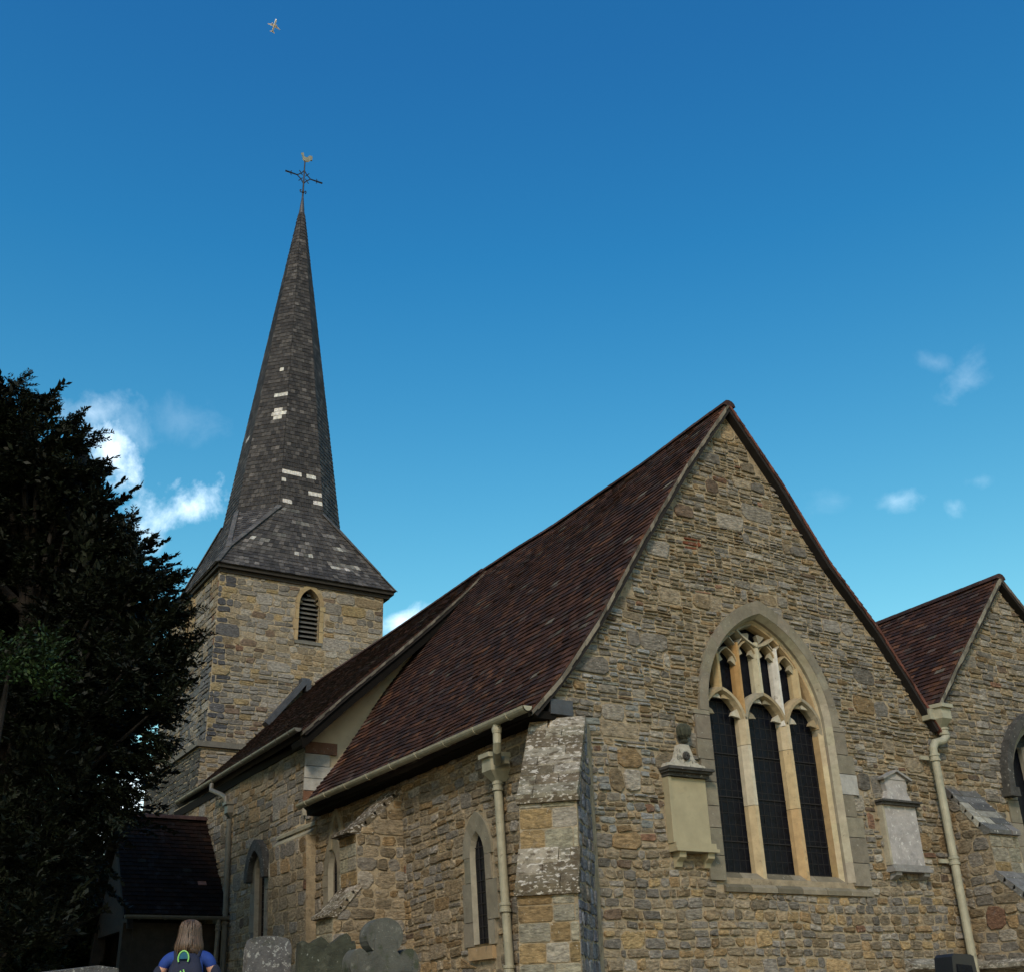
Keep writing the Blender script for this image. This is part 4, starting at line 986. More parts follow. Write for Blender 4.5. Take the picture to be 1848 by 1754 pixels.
# walls and gable (dark oak boarding over stone)
pr.box(((PX0+PX1)/2+.1, PY0+.42, 1.85), PX1-PX0-.3, .14, 3.1); pr.box(((PX0+PX1)/2+.1, PY1-.42, 1.85), PX1-PX0-.3, .14, 3.1)
pr.prism([(PX0+.15, PY0+.3, 3.3), (PX0+.15, PY1-.3, 3.3), (PX0+.15, PYr, PZr-.15)], (.1, 0, 0)); pr.box((PX0+.2, PY0+.5, 1.85), .2, .2, 3.1); pr.box((PX0+.2, PY1-.5, 1.85), .2, .2, 3.1)
pr.build('porch_frame', M_WOODD, church)
def porch_slope(key, y0, y1):
    def f(t, s): return Vector((PX0*(1-s)+(PX1+.02)*s, y0+(y1-y0)*t, PZe+(PZr-PZe)*t))
    nn = Vector((0, -(PZr-PZe), abs(y1-y0))).normalized()
    if y1 < y0: nn.y = -nn.y
    m = MB(); m.prism([f(0, 0)-nn*.012, f(0, 1)-nn*.012, f(1, 1)-nn*.012, f(1, 0)-nn*.012], -nn*.08); WALLS[key] = m.build('roof', M_SLAB, church)
    for i in range(24):
        cnt = 12; off = .5*(i % 2)
        for k in range(cnt+(i % 2)):
            s0, s1 = max(0, (k-off)/cnt)+.002, min(1, (k+1-off)/cnt)-.002; t0, t1 = i/24, min(1, (i+1.1)/24)
            a, b, c, d = f(t0, s0), f(t0, s1), f(t1, s1), f(t1, s0); c4 = (a, b, c, d) if (b-a).cross(d-a).dot(nn) > 0 else (b, a, d, c)
            piece('tile', key, c4, nn, .021+random.uniform(-.003, .005), .006, tcol(.2 if random.random() > .015 else 3.5), random.uniform(-.002, .002))  # tile colours cut far down to stand in for the yew's shade
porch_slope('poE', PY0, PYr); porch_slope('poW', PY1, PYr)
pg = MB(); ridge(pg, (PX0, PYr, PZr+.03), (PX1, PYr, PZr+.03)); pg.each('ridge_tile', M_TILE, WALLS['poE'])

# ------------------------------------------------------------------ gutters and pipes
def gutter(name, p0, p1, r=.062, m=M_PIPE, brackets=9):
    g = MB(); p0 = Vector(p0); p1 = Vector(p1); d = (p1-p0).normalized(); out_ = Vector((0, 0, 1)).cross(d).normalized(); K = 9
    vs = []
    for p in (p0, p1):
        for rr in (r, r-.01):
            for k in range(K): an = math.pi+math.pi*k/(K-1); vs.append(p+out_*math.cos(an)*rr+Vector((0, 0, math.sin(an)*rr)))
    fs = []
    for k in range(K-1): fs.append((k, k+1, k+1+2*K, k+2*K)); fs.append((k+K, k+3*K, k+1+3*K, k+1+K)); fs.append((k, k+K, k+1+K, k+1)); fs.append((k+2*K, k+1+2*K, k+1+3*K, k+3*K))
    for k in (0, K-1): fs.append((k, k+2*K, k+3*K, k+K))
    g.add(vs, fs); g.v += []
    # stop end
    c = len(g.v); half = [p0+out_*math.cos(math.pi+math.pi*k/(K-1))*r+Vector((0, 0, math.sin(math.pi+math.pi*k/(K-1))*r)) for k in range(K)]
    g.prism(half, d*.012)
    o = g.build(name, m, church)
    b = MB(); L = (p1-p0).length
    for i in range(brackets):
        q = p0+d*(L*(i+.5)/brackets); b.prism([q+out_*math.cos(math.pi+math.pi*k/8)*(r+.008)+Vector((0, 0, math.sin(math.pi+math.pi*k/8)*(r+.008))) for k in range(9)], d*.035)
    b.build('union', m, o)
    return o
gutter('gutter', (-.47, -.20, 4.60), (-.47, 6.25, 4.66)); gutter('gutter', (-.49, 6.42, 5.84), (-.20, 14.0, 6.02), m=M_PIPED, brackets=12)
gutter('gutter', (PX0, PY0-.07, PZe-.02), (-.1, PY0-.07, PZe-.02), m=M_PIPED, brackets=4)
def hopper(mb, c, w, out_, side, h=.26):
    c = Vector(c); Z = Vector((0, 0, 1))
    for (z0, z1, a, b, pa, pb) in ((0, .05, w*1.16, w*1.16, .26, .26), (-.14, 0, w, w, .22, .22), (-.25, -.14, w*.45, w, .12, .22)):
        lo = [c+side*(s*a/2)+out_*o*pa+Z*z0 for s, o in ((-1, 0), (1, 0), (.62, 1), (-.62, 1))]; hi = [c+side*(s*b/2)+out_*o*pb+Z*z1 for s, o in ((-1, 0), (1, 0), (.62, 1), (-.62, 1))]
        mb.add(lo+hi, [(0, 3, 2, 1), (4, 5, 6, 7), (0, 1, 5, 4), (1, 2, 6, 5), (2, 3, 7, 6), (3, 0, 4, 7)])
def collar(mb, p, r): mb.lathe(p, [(r+.004, -.05), (r+.016, -.045), (r+.016, -.02), (r+.007, -.015), (r+.007, .015), (r+.016, .02), (r+.016, .045), (r+.004, .05)], 14)
X1_ = Vector((-1, 0, 0)); SY = Vector((0, 1, 0))
# near south pipe
dp = MB(); xp = lambda z: .09-LEAN*z-.10
dp.tube([(xp(4.05), .93, 4.06), (xp(3.2), .93, 3.2), (xp(1.8)-.0, .93, 2.02), (xp(1.8)-.06, .88, 1.92)], .047, 14); collar(dp, (xp(4.0), .93, 4.0), .047); collar(dp, (xp(2.75), .93, 2.75), .047); collar(dp, (xp(2.14), .93, 2.14), .047)
DP = dp.build('downpipe', M_PIPE, church, smooth=False); hm = MB(); hopper(hm, (xp(4.2)+.10, .95, 4.30), .32, X1_, SY); hm.box((xp(4.2)-.02, .74, 4.24), .06, .14, .08); hm.build('hopper', M_PIPE, DP)
OY = .47; sw = MB(); sw.tube([(-.455, OY, 4.57), (-.455, OY, 4.36), (-.43, OY+.05, 4.29), (-.28, OY+.30, 4.22)], .045, 12); sw.lathe((-.455, OY, 4.49), [(.05, -.03), (.056, 0), (.056, .03)], 12); sw.build('swan_neck', M_PIPE, DP)
# far nave pipe
dp = MB(); xq = -.17; dp.tube([(xq-.02, 10.45, 5.12), (xq+.03, 10.45, 3.6), (xq+.1, 10.45, .9)], .05, 12); collar(dp, (xq+.035, 10.45, 3.4), .05)
DP2 = dp.build('downpipe', M_PIPED, church); hm = MB(); hopper(hm, (xq+.12, 10.45, 5.36), .28, X1_, SY); hm.build('hopper', M_PIPED, DP2)
sw = MB(); sw.tube([(-.34, 11.2, 5.86), (-.36, 11.15, 5.74), (-.28, 10.7, 5.58), (-.27, 10.5, 5.5), (-.27, 10.46, 5.38)], .042, 10); sw.build('swan_neck', M_PIPED, DP2)
dp = MB(); dp.tube([(-.27, 10.38, 3.46), (-.27, 10.4, .9)], .038, 10); collar(dp, (-.27, 10.38, 3.3), .038); collar(dp, (-.27, 10.4, 2.72), .038); dp.build('downpipe', M_PIPED, church)
# east pipe
dp = MB(); dp.tube([(6.05, -.12, 5.0), (6.06, -.12, 4.96), (6.06, -.13, 4.90), (5.98, -.13, 4.84), (5.82, -.13, 4.80), (5.76, -.13, 4.72), (5.76, -.13, 4.6), (5.77, -.12, 2.0), (5.77, -.12, 1.0)], .052, 14)
collar(dp, (5.76, -.13, 4.60), .052); collar(dp, (5.77, -.12, 3.32), .052); dp.box((5.64, -.06, 4.60), .16, .03, .05); dp.box((5.65, -.06, 3.32), .16, .03, .05); collar(dp, (6.05, -.12, 4.97), .05)
DP3 = dp.build('downpipe', M_PIPE, church)
hm = MB(); hopper(hm, (6.02, -.02, 5.26), .30, Vector((0, -1, 0)), Vector((1, 0, 0))); hm.box((5.87, -.08, 5.18), .14, .14, .14); hm.build('hopper', M_PIPE, DP3)

# ------------------------------------------------------------------ deliver the stones, tiles and shingles
def deliver(items, single, rest, m, nmax=300):
    items.sort(key=lambda s: -s[0]); big = items[:nmax]; small = {}
    for sz, key, vs, fs, col in big:
        mb = MB(); mb.add(vs, fs, col); mb.build(single, m, WALLS[key])
    for sz, key, vs, fs, col in items[nmax:]: small.setdefault(key, MB()).add(vs, fs, col)
    for key, mb in small.items(): mb.build(rest, m, WALLS[key], kind='stuff')
deliver(STONES, 'stone', 'rubble_stones', M_STONE); deliver(PIECES['tile'], 'tile', 'roof_tiles', M_TILE); deliver(PIECES['shingle'], 'shingle', 'spire_shingles', M_SHINGLE)
#@@LATER
# ------------------------------------------------------------------ wall tablets
def gbox(mb, x0, x1, z0, z1, d0, d1, col=(.3, .3, .3)): mb.box(((x0+x1)/2, -(d0+d1)/2, (z0+z1)/2), x1-x0, d1-d0, z1-z0, col=col)
t1 = thing('wall_tablet', (1.64, 0, 3.2), 'tall buff memorial tablet with carved pediment and dark urn, left of the east window', 'memorial tablet', 'memorial tablets on the east wall')
p = MB(); gbox(p, 1.39, 1.90, 3.34, 4.04, -.02, .085); p.build('inscribed_panel', M_TABLET, t1)
p = MB(); gbox(p, 1.365, 1.405, 3.34, 4.04, -.02, .105); gbox(p, 1.375, 1.93, 3.285, 3.345, -.02, .13); gbox(p, 1.36, 1.945, 3.25, 3.285, -.02, .16); p.build('ledge', M_TABLET, t1)
for x in (1.46, 1.85):
    c = MB(); c.prism([(x-.045, .0, 3.25), (x-.045, -.13, 3.25), (x-.045, -.12, 3.19), (x-.045, -.06, 3.15), (x-.045, -.04, 3.10), (x-.045, 0, 3.09)], (.09, 0, 0)); c.build('corbel', M_TABLET, t1)
p = MB(); gbox(p, 1.355, 1.925, 4.045, 4.085, -.02, .13); gbox(p, 1.335, 1.945, 4.085, 4.11, -.02, .17); gbox(p, 1.32, 1.96, 4.11, 4.14, -.02, .2); p.build('cornice', M_DARKSTONE, t1)
p = MB(); q = [(1.35, 4.14), (1.93, 4.14), (1.90, 4.19), (1.82, 4.20), (1.76, 4.26), (1.72, 4.37), (1.70, 4.41), (1.58, 4.41), (1.56, 4.37), (1.52, 4.26), (1.46, 4.20), (1.37, 4.19)]
p.prism([(a, .01, b) for a, b in q], (0, -.11, 0)); p.build('carved_pediment', M_TABCAR, t1)
p = MB(); p.lathe((1.64, -.115, 4.28), [(.05, -.005), (.045, .01), (.02, .014), (.0, .016)], 14, Vector((0, -1, 0))); 
for a in range(4): d_ = Vector((math.cos(a*math.pi/4), 0, math.sin(a*math.pi/4))); p.box(Vector((1.64, -.128, 4.28)), .085, .012, .012, d_, Vector((0, 1, 0)), d_.cross(Vector((0, 1, 0))))
p.build('roundel', M_DARKSTONE, t1)
p = MB(); pr_ = []; seg = 24; prof = [(.03, -.12), (.042, -.10), (.025, -.085), (.07, -.04), (.083, .015), (.074, .06), (.042, .09), (.015, .10)]
p.lathe((1.655, -.09, 4.55), prof, seg); p.v = [(x+(x-1.655)*.08*math.cos(12*math.atan2(y+.09, x-1.655)), y+(y+.09)*.08*math.cos(12*math.atan2(y+.09, x-1.655)), z) for x, y, z in p.v]; p.build('urn', M_MOSSY, t1)
t2 = thing('wall_tablet', (5.0, 0, 3.2), 'grey slate memorial tablet with small pediment, right of the east window', 'memorial tablet', 'memorial tablets on the east wall')
p = MB(); gbox(p, 4.70, 5.28, 3.24, 3.95, -.02, .075); p.build('inscribed_panel', M_SLATE, t2)
p = MB(); gbox(p, 4.67, 4.705, 3.24, 3.95, -.02, .09, (.3, .28, .22)); gbox(p, 4.68, 5.31, 3.20, 3.245, -.02, .11, (.2, .2, .2)); gbox(p, 4.665, 5.325, 3.16, 3.20, -.02, .14, (.2, .2, .2)); p.build('ledge', M_ASHLAR, t2)
for x in (4.75, 5.24):
    c = MB(); c.prism([(x-.05, .0, 3.16), (x-.05, -.12, 3.16), (x-.05, -.11, 3.12), (x-.05, -.05, 3.09), (x-.05, 0, 3.07)], (.10, 0, 0), (.2, .2, .2)); c.build('corbel', M_ASHLAR, t2)
p = MB(); gbox(p, 4.66, 5.33, 3.95, 3.985, -.02, .12); gbox(p, 4.645, 5.345, 3.985, 4.01, -.02, .15); p.build('cornice', M_DARKSTONE, t2)
p = MB(); q = [(4.76, 4.01), (5.24, 4.01), (5.20, 4.07), (5.17, 4.13), (5.19, 4.20), (5.19, 4.27), (4.80, 4.27), (4.80, 4.20), (4.82, 4.13), (4.80, 4.07)]
p.prism([(a, .01, b) for a, b in q], (0, -.09, 0)); p.prism([(4.77, .01, 4.27), (5.22, .01, 4.27), (5.0, .01, 4.36)], (0, -.10, 0)); p.build('upper_panel', M_SLATE, t2)
p = MB()
for (a, b, c, d) in ((4.74, 4.27, 5.0, 4.38), (5.0, 4.38, 5.25, 4.27)):
    A_ = Vector((a, -.06, b)); B_ = Vector((c, -.06, d)); dd = (B_-A_).normalized(); p.box((A_+B_)/2, (B_-A_).length, .14, .025, dd, Vector((0, 1, 0)), dd.cross(Vector((0, 1, 0))), (.22, .22, .22))
p.build('pediment', M_ASHLAR, t2)

# ------------------------------------------------------------------ gravestones
def billboard_axes(P, turn=18):
    d = (P-CAMP); d.z = 0; d.normalize(); d = Matrix.Rotation(R(turn), 3, 'Z') @ d; return d, Vector((d.y, -d.x, 0))
def headstone(P, w, ztop, thick, shape, name, m, label, cat, group=None, turn=0, lean=0):
    d, r_ = billboard_axes(P); q = Matrix.Rotation(turn, 3, 'Z'); r_ = q @ r_; d = q @ d
    zg = ground_z(P.x, P.y)-.15; mb = MB(); lp = [Vector((P.x, P.y, zg))+r_*(a*w/2)+Vector((0, 0, 1))*((b if b < 0 else 0)+(ztop-zg-.0)*1+0)*0+Vector((0, 0, (ztop-zg)*1.0 + b*w)) if b is not None else Vector((P.x, P.y, zg))+r_*(a*w/2) for a, b in shape]
    n = len(lp); th = d*thick
    ring0 = lp; c_ = sum(lp, Vector())/n
    front_in = [c_+(p-c_)*.965 for p in lp]
    mb.prism(front_in, d*thick); k0 = MB(); mb.prism([p+d*.015 for p in lp], d*(thick-.03))
    o = mb.build(name, m); o['label'] = label; o['category'] = cat
    if group: o['group'] = group
    return o
rnd = lambda n, x0, x1, b0, h: [(x0+(x1-x0)*(i/n), b0+h*math.sin(math.pi*i/n)**.8) for i in range(n+1)]
P = atd(487, 1720, 11.5)
sh = [(-1, None), (1, None), (1, -.28), (.97, -.2)]+[(.93*math.cos(a), -.16+.16*math.sin(a)**.7) for a in [math.pi*i/10 for i in range(1, 10)]]+[(-.97, -.2), (-1, -.28)]
headstone(P, .43, P.z+.0+.155, .12, sh, 'headstone', M_GRAVE, 'pale lichened round-topped headstone beneath the narrow nave window', 'headstone', 'gravestones along the south wall')
P = atd(592, 1725, 11.3)
sh = [(-1, None), (1, None), (1, -.20), (.94, -.12), (.86, -.17), (.8, -.06), (.66, .0), (.5, -.03), (.36, -.08), (.2, -.14), (.05, -.17), (-.1, -.10), (-.25, -.06), (-.42, -.10), (-.55, -.15), (-.7, -.16), (-.86, -.12), (-1, -.16)]
headstone(P, .54, P.z+.20, .12, sh, 'headstone', M_MOSSY, 'dark mossy headstone with a scrolled uneven top, just left of the stone cross', 'headstone', 'gravestones along the south wall')
# stone cross: trefoil-ended arms
P = atd(696, 1722, 10.2); d, r_ = billboard_axes(P, 24)
cr = MB(); zc = P.z
def disc(c, rr, th0, th1, ir=0): 
    lp = [c+r_*(rr*math.cos(a))+Vector((0, 0, rr*math.sin(a)))+d*th0 for a in [2*math.pi*i/22 for i in range(22)]]; cr.prism(lp, d*(th1-th0))
Cc = Vector((P.x, P.y, zc-.03))
cr.prism([Cc+r_*a+Vector((0, 0, b)) for a, b in [(-.10, -1.35), (.10, -1.35), (.10, -.17), (.13, -.10), (.24, -.10), (.24, .03), (.13, .03), (.10, .06), (.10, .15), (-.10, .15), (-.10, .06), (-.13, .03), (-.24, .03), (-.24, -.10), (-.13, -.10), (-.10, -.17)]], d*.15)
def lobe(c, rx, rz, th): 
    lp = [c+r_*(rx*math.cos(a))+Vector((0, 0, rz*math.sin(a)))+d*.012 for a in [2*math.pi*i/24 for i in range(24)]]; cr.prism(lp, d*th)
lobe(Cc+Vector((0, 0, .175)), .165, .145, .17); lobe(Cc+r_*.225+Vector((0, 0, -.035)), .085, .115, .17); lobe(Cc-r_*.225+Vector((0, 0, -.035)), .085, .115, .17)
for sg in (-1, 1): lobe(Cc+r_*sg*.165+Vector((0, 0, -.30)), .075, .10, .15)
tag(cr.build('stone_cross', M_CROSS), 'grey stone cross with rounded trefoil arms standing before the chancel wall', 'grave cross', 'gravestones along the south wall')
# pale edge of a chest tomb at the lower left
P = atd(152, 1743, 10.5); zg = ground_z(P.x, P.y); d, r_ = billboard_axes(P)
tomb = thing('chest_tomb', (P.x, P.y, zg), 'weathered chest tomb with a pale rounded lid at the foot of the dark yew', 'tomb')
m_ = MB(); base = Vector((P.x, P.y, zg)); dd = (r_+d*.15).normalized(); de = Vector((-dd.y, dd.x, 0))
m_.prism([base+dd*a+Vector((0, 0, b)) for a, b in [(-.31, 1.20+P.z-zg-1.30), (.31, 1.24+P.z-zg-1.30), (.30, 1.29+P.z-zg-1.30), (.12, 1.31+P.z-zg-1.30), (-.1, 1.28+P.z-zg-1.30), (-.31, 1.25+P.z-zg-1.30)]], de*1.4); m_.build('lid', M_GRAVE, tomb)
m_ = MB(); m_.box(base+de*.7+Vector((0, 0, (P.z-zg-.12)/2)), .5, 1.25, P.z-zg-.12, dd, de); m_.build('chest', M_MOSSY, tomb)

# ------------------------------------------------------------------ floodlight on a post, lower right
P = atd(1738, 1740, 7.6); zg = ground_z(P.x, P.y); d, r_ = billboard_axes(P); yv = (r_*.9+d*.35).normalized(); xv = Vector((-yv.y, yv.x, 0))
fl = thing('floodlight', (P.x, P.y, zg), 'black box floodlight on a post in front of the right-hand drainpipe', 'floodlight')
m_ = MB(); tz = P.z+.055; cc = Vector((P.x, P.y, 0))
m_.prism([cc+yv*a+Vector((0, 0, b)) for a, b in [(-.10, tz-.30), (.10, tz-.30), (.085, tz-.01), (.065, tz), (-.05, tz+.006), (-.068, tz-.01)]], xv*.16); m_.build('housing', mat('black_plastic', (.012, .013, .018), .35, .2, 8, .05, 50), fl)
m_ = MB(); m_.prism([cc-xv*.006+yv*a+Vector((0, 0, b)) for a, b in [(-.07, tz-.26), (.07, tz-.26), (.055, tz-.06), (-.045, tz-.05)]], xv*.004); m_.build('lens', M_GLASS, fl)
m_ = MB(); m_.prism([cc+yv*.088+xv*.01+Vector((0, 0, tz-.28)), cc+yv*.15+xv*.05+Vector((0, 0, tz-.28)), cc+yv*.12+xv*.05+Vector((0, 0, tz-.03)), cc+yv*.075+xv*.01+Vector((0, 0, tz-.01))], xv*.09); m_.build('side_bracket', M_LEAD, fl)
m_ = MB(); m_.tube([cc+xv*.08+Vector((0, 0, zg-.1)), cc+xv*.08+Vector((0, 0, tz-.28))], .035, 10); m_.build('post', M_IRON, fl)

# ------------------------------------------------------------------ foliage
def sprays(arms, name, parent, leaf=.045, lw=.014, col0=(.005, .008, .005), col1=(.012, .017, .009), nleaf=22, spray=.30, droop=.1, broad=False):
    """arms: list of (start, direction, length, count). Each arm carries flat feathery side sprays made of leaf-sized quads."""
    V = []; CO = []
    for (p0, dr, L, cnt) in arms:
        p0 = np.array(p0); dr = np.array(dr); dr = dr/np.linalg.norm(dr); up = np.array([0, 0, 1.]); sd_ = np.cross(dr, up); sd_ /= max(np.linalg.norm(sd_), 1e-6); nn = np.cross(sd_, dr)
        tint = rng.random(); base = np.array(col0)*(1-tint)+np.array(col1)*tint
        for i in range(cnt):
            t = (i+rng.random()*.5)/cnt; P = p0+dr*L*t+up*(.12*L*t*t-droop*L*t*(1-t)); sg = 1 if i % 2 else -1
            sl_ = spray*(1.05-.75*t)*rng.uniform(.7, 1.25)
            ax = dr*rng.uniform(.6, 1.0)+sd_*sg*rng.uniform(.3, .9)+nn*rng.uniform(-.45, .45)
            if i == cnt-1: ax = dr; sl_ = spray*.7
            ax /= np.linalg.norm(ax); pl_ = np.cross(ax, nn+sd_*rng.uniform(-.5, .5)); pl_ /= np.linalg.norm(pl_)
            n = nleaf; s = np.linspace(.05, 1, n); side = np.where(np.arange(n) % 2 == 0, 1, -1)
            root = P+ax*(s*sl_)[:, None]-up*(.10*sl_*s*s)[:, None]+rng.normal(0, .006, (n, 3))
            ang = rng.uniform(.6, 1.1, n); ldir = ax*np.cos(ang)[:, None]+pl_*(np.sin(ang)*side)[:, None]+np.array([0, 0, 1])*rng.normal(.05, .22, n)[:, None]
            ll = leaf*rng.uniform(.7, 1.3, n)*(1.25-.6*s) if not broad else leaf*rng.uniform(.7, 1.3, n)
            wd = np.cross(ldir, up+rng.normal(0, .5, (n, 3))); wd /= np.maximum(np.linalg.norm(wd, axis=1), 1e-6)[:, None]
            tip = root+ldir*ll[:, None]; mid = root+ldir*(ll*.45)[:, None]
            V.append(np.stack([root, mid+wd*lw/2, tip, mid-wd*lw/2], 1).reshape(-1, 3))
            CO.append(np.repeat((base*rng.uniform(.6, 1.4, (n, 1)))[:, None, :], 4, 1).reshape(-1, 3))
    V = np.concatenate(V).astype(np.float32); CO = np.concatenate(CO).astype(np.float32); nf = len(V)//4
    me = bpy.data.meshes.new(name); me.vertices.add(len(V)); me.vertices.foreach_set('co', V.ravel())
    me.loops.add(len(V)); me.loops.foreach_set('vertex_index', np.arange(len(V), dtype=np.int32))
    me.polygons.add(nf); me.polygons.foreach_set('loop_start', np.arange(0, len(V), 4, dtype=np.int32)); me.polygons.foreach_set('loop_total', np.full(nf, 4, dtype=np.int32))
    me.update(calc_edges=True); ca = me.color_attributes.new('Col', 'FLOAT_COLOR', 'POINT'); ca.data.foreach_set('color', np.concatenate([CO, np.ones((len(CO), 1), np.float32)], 1).ravel())
    me.materials.append(M_LEAF); o = link(name, me, parent); return o
# crown lobes of the yew: centre (as seen along a ray at a distance) and radius in metres; lobes left of the view added to block light
TR = atd(-40, 1500, 14.6); TRK = Vector((TR.x, TR.y, ground_z(TR.x, TR.y)))
LOBES = []
for (px, py, dd_, rp) in ((38, 752, 14, 44), (5, 812, 14.5, 84), (70, 808, 14, 62), (112, 868, 14, 62), (40, 900, 14.5, 105), (120, 960, 14.2, 80), (175, 1010, 13.8, 62), (60, 1060, 14.8, 120), (165, 1110, 13.8, 90),
                          (235, 1080, 13.6, 62), (275, 1150, 13.6, 52), (225, 1210, 13.4, 82), (292, 1215, 13.5, 42), (120, 1220, 14.2, 130), (30, 1280, 13.5, 130), (150, 1290, 13.4, 75), (268, 1290, 13.3, 50), (80, 1420, 13.2, 95),
                          (120, 1440, 13.0, 45), (20, 1560, 13, 120), (95, 1600, 13.6, 75), (135, 1530, 13.3, 60), (40, 1690, 12.5, 85), (-120, 1000, 15, 160), (-150, 1300, 15, 170), (-90, 800, 15, 100), (150, 1500, 13.6, 60), (-350, 1050, 14.5, 220), (-420, 1400, 13.5, 230), (-330, 1650, 12, 180), (-620, 1250, 13, 230), (-260, 760, 14.5, 170), (-480, 850, 14, 200), (-700, 950, 13.5, 200)):
    P = atd(px, py, dd_); LOBES.append((P, rp*(.76 if (px > 60 or py < 860) else .95)*(P-CAMP).dot(CF)/FPX))
arms = []; inner = []
for (c, r0) in LOBES:
    n = int(26*(r0/.5)**2*.95)
    for _ in range(n):
        v = Vector(rng.normal(0, 1, 3)).normalized(); rr = r0*(rng.random()**.45)
        st_ = c+v*rr*.78; rad = st_-TRK; rad.z = 0; rad = rad.normalized()
        dr = v*.55+rad*.45+Vector((0, 0, rng.uniform(.15, .55))); L = r0*rng.uniform(.35, .6)*(1 if rr > .6*r0 else .6)
        L = max(.22, min(L, .62)); arms.append((tuple(st_), tuple(dr), L, max(5, int(L/.05))))
    if c.x > -9.5:
        for _ in range(int(n*.75)):
            v = Vector(rng.normal(0, 1, 3)).normalized()*r0*.72*(rng.random()**.4); inner.append((tuple(c+v), (v.x+.01, v.y, v.z+.2), .4, 5))
# long leading shoots that break the silhouette
for (px, py, qx, qy, dd_) in ((38, 700, 44, 676, 14), (70, 740, 102, 720, 14), (110, 775, 152, 742, 14), (120, 805, 182, 786, 14), (130, 845, 192, 833, 13.9), (140, 905, 203, 902, 13.9), (160, 960, 222, 936, 13.8), (195, 985, 252, 962, 13.7), (215, 1020, 268, 1018, 13.7),
                              (235, 1055, 300, 1042, 13.6), (270, 1065, 334, 1033, 13.6), (285, 1120, 330, 1100, 13.6), (290, 1160, 366, 1150, 13.6), (290, 1215, 345, 1222, 13.5), (270, 1260, 338, 1268, 13.4), (270, 1320, 322, 1335, 13.3), (10, 735, 2, 700, 14), (60, 705, 70, 712, 14), (200, 1350, 292, 1378, 13.3), (180, 1400, 262, 1425, 13.2), (180, 1420, 240, 1462, 13.1), (300, 1100, 352, 1098, 13.6), (250, 1020, 240, 935, 13.7)):
    for k in range(5):
        a = atd(px+rng.uniform(-16, 4), py+rng.uniform(-10, 14), dd_+rng.uniform(-.3, .3)); b = atd(qx-k*7+rng.uniform(-4, 2), qy+k*7+rng.uniform(-2, 8), dd_+rng.uniform(-.25, .25)); dv = b-a
        arms.append((tuple(a), tuple(dv), dv.length, max(6, int(dv.length/.035))))
yew = thing('yew_tree', TRK, 'large dark yew tree filling the left edge in front of the tower', 'tree')
sprays(arms, 'crown', yew, leaf=.062, lw=.020, nleaf=26, spray=.25)
BACK = []  # unseen rear lobes, added so the crown shades porch and nave
for (px, py, dd_, r0) in ((10, 900, 15.8, .85), (50, 1000, 16.2, 1.2), (105, 1085, 16.0, 1.15), (20, 1100, 16.8, 1.5), (135, 1175, 15.8, 1.05), (60, 1250, 17, 1.6), (95, 1290, 15.6, 1.0), (20, 1420, 16.5, 1.6), (-150, 950, 17, 1.6), (-200, 1200, 17, 1.8), (-400, 1050, 16.5, 1.9), (-250, 1450, 16, 1.7), (-560, 1000, 16, 1.8), (-450, 1350, 15.5, 1.8)):
    P = atd(px, py, dd_); BACK.append((P, r0))
    for _ in range(int(150*r0*r0)):
        v = Vector(rng.normal(0, 1, 3)).normalized()*r0*(rng.random()**.4); inner.append((tuple(P+v), (v.x+.01, v.y, v.z+.2), .5, 5))
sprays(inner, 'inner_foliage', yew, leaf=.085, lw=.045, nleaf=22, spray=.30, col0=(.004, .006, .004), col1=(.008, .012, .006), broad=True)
tk = MB(); tk.tube([TRK+Vector((0, 0, -.3)), TRK+Vector((.05, 0, 1.5)), TRK+Vector((.2, .1, 4)), TRK+Vector((.4, .1, 6.5)), TRK+Vector((.5, 0, 8.0))], [.55, .42, .32, .2, .08], 12); tk.build('trunk', M_BARK, yew)
lm = MB()
for (c, r0) in LOBES:
    z0 = TRK.z+max(1.5, (c.z-TRK.z)*.72); a = Vector((TRK.x+.2, TRK.y, z0)); b = c; mid = a.lerp(b, .5)+Vector((0, 0, -.1)); lm.tube([a, mid, b], [.07, .04, .012], 6)
lm.build('limbs', M_BARK, yew)
# a lighter leafy tree whose branch shows against the yew
YT = atd(-60, 1650, 11.8); YT = Vector((YT.x, YT.y, ground_z(YT.x, YT.y)))
yt = thing('young_tree', YT, 'small broad-leaved tree with brighter green leaves in front of the dark yew', 'tree')
arms = []
for _ in range(80):
    c = atd(rng.uniform(-70, 110), rng.uniform(1145, 1235), 11.8+rng.uniform(-.4, .4)); dr = (rng.uniform(-.3, 1), rng.uniform(-.5, .5), rng.uniform(-.4, .6)); arms.append((tuple(c), dr, .22, 4))
sprays(arms, 'crown', yt, leaf=.05, lw=.03, nleaf=7, spray=.14, col0=(.012, .026, .009), col1=(.026, .05, .017), broad=True)
tk = MB(); e = atd(20, 1190, 11.8); tk.tube([YT+Vector((0, 0, -.2)), YT+Vector((0, 0, 2.5)), YT.lerp(e, .75)+Vector((0, 0, .6)), e], [.06, .045, .03, .012], 8); tk.build('trunk', M_BARK, yt)
BP = atd(140, 1760, 30); BP = Vector((BP.x, BP.y, .78))
bush = thing('bush', BP, 'green bush in the churchyard seen low through the gap left of the porch', 'bush')
arms = []
for _ in range(420):
    v = Vector(rng.normal(0, 1, 3)).normalized(); c = BP+Vector((v.x*2.2, v.y*1.6, 1.3+v.z*1.5)); arms.append((tuple(c), (v.x, v.y, v.z*.6+.5), .4, 5))
sprays(arms, 'crown', bush, leaf=.09, lw=.055, nleaf=10, spray=.3, col0=(.015, .028, .008), col1=(.03, .05, .014), broad=True)
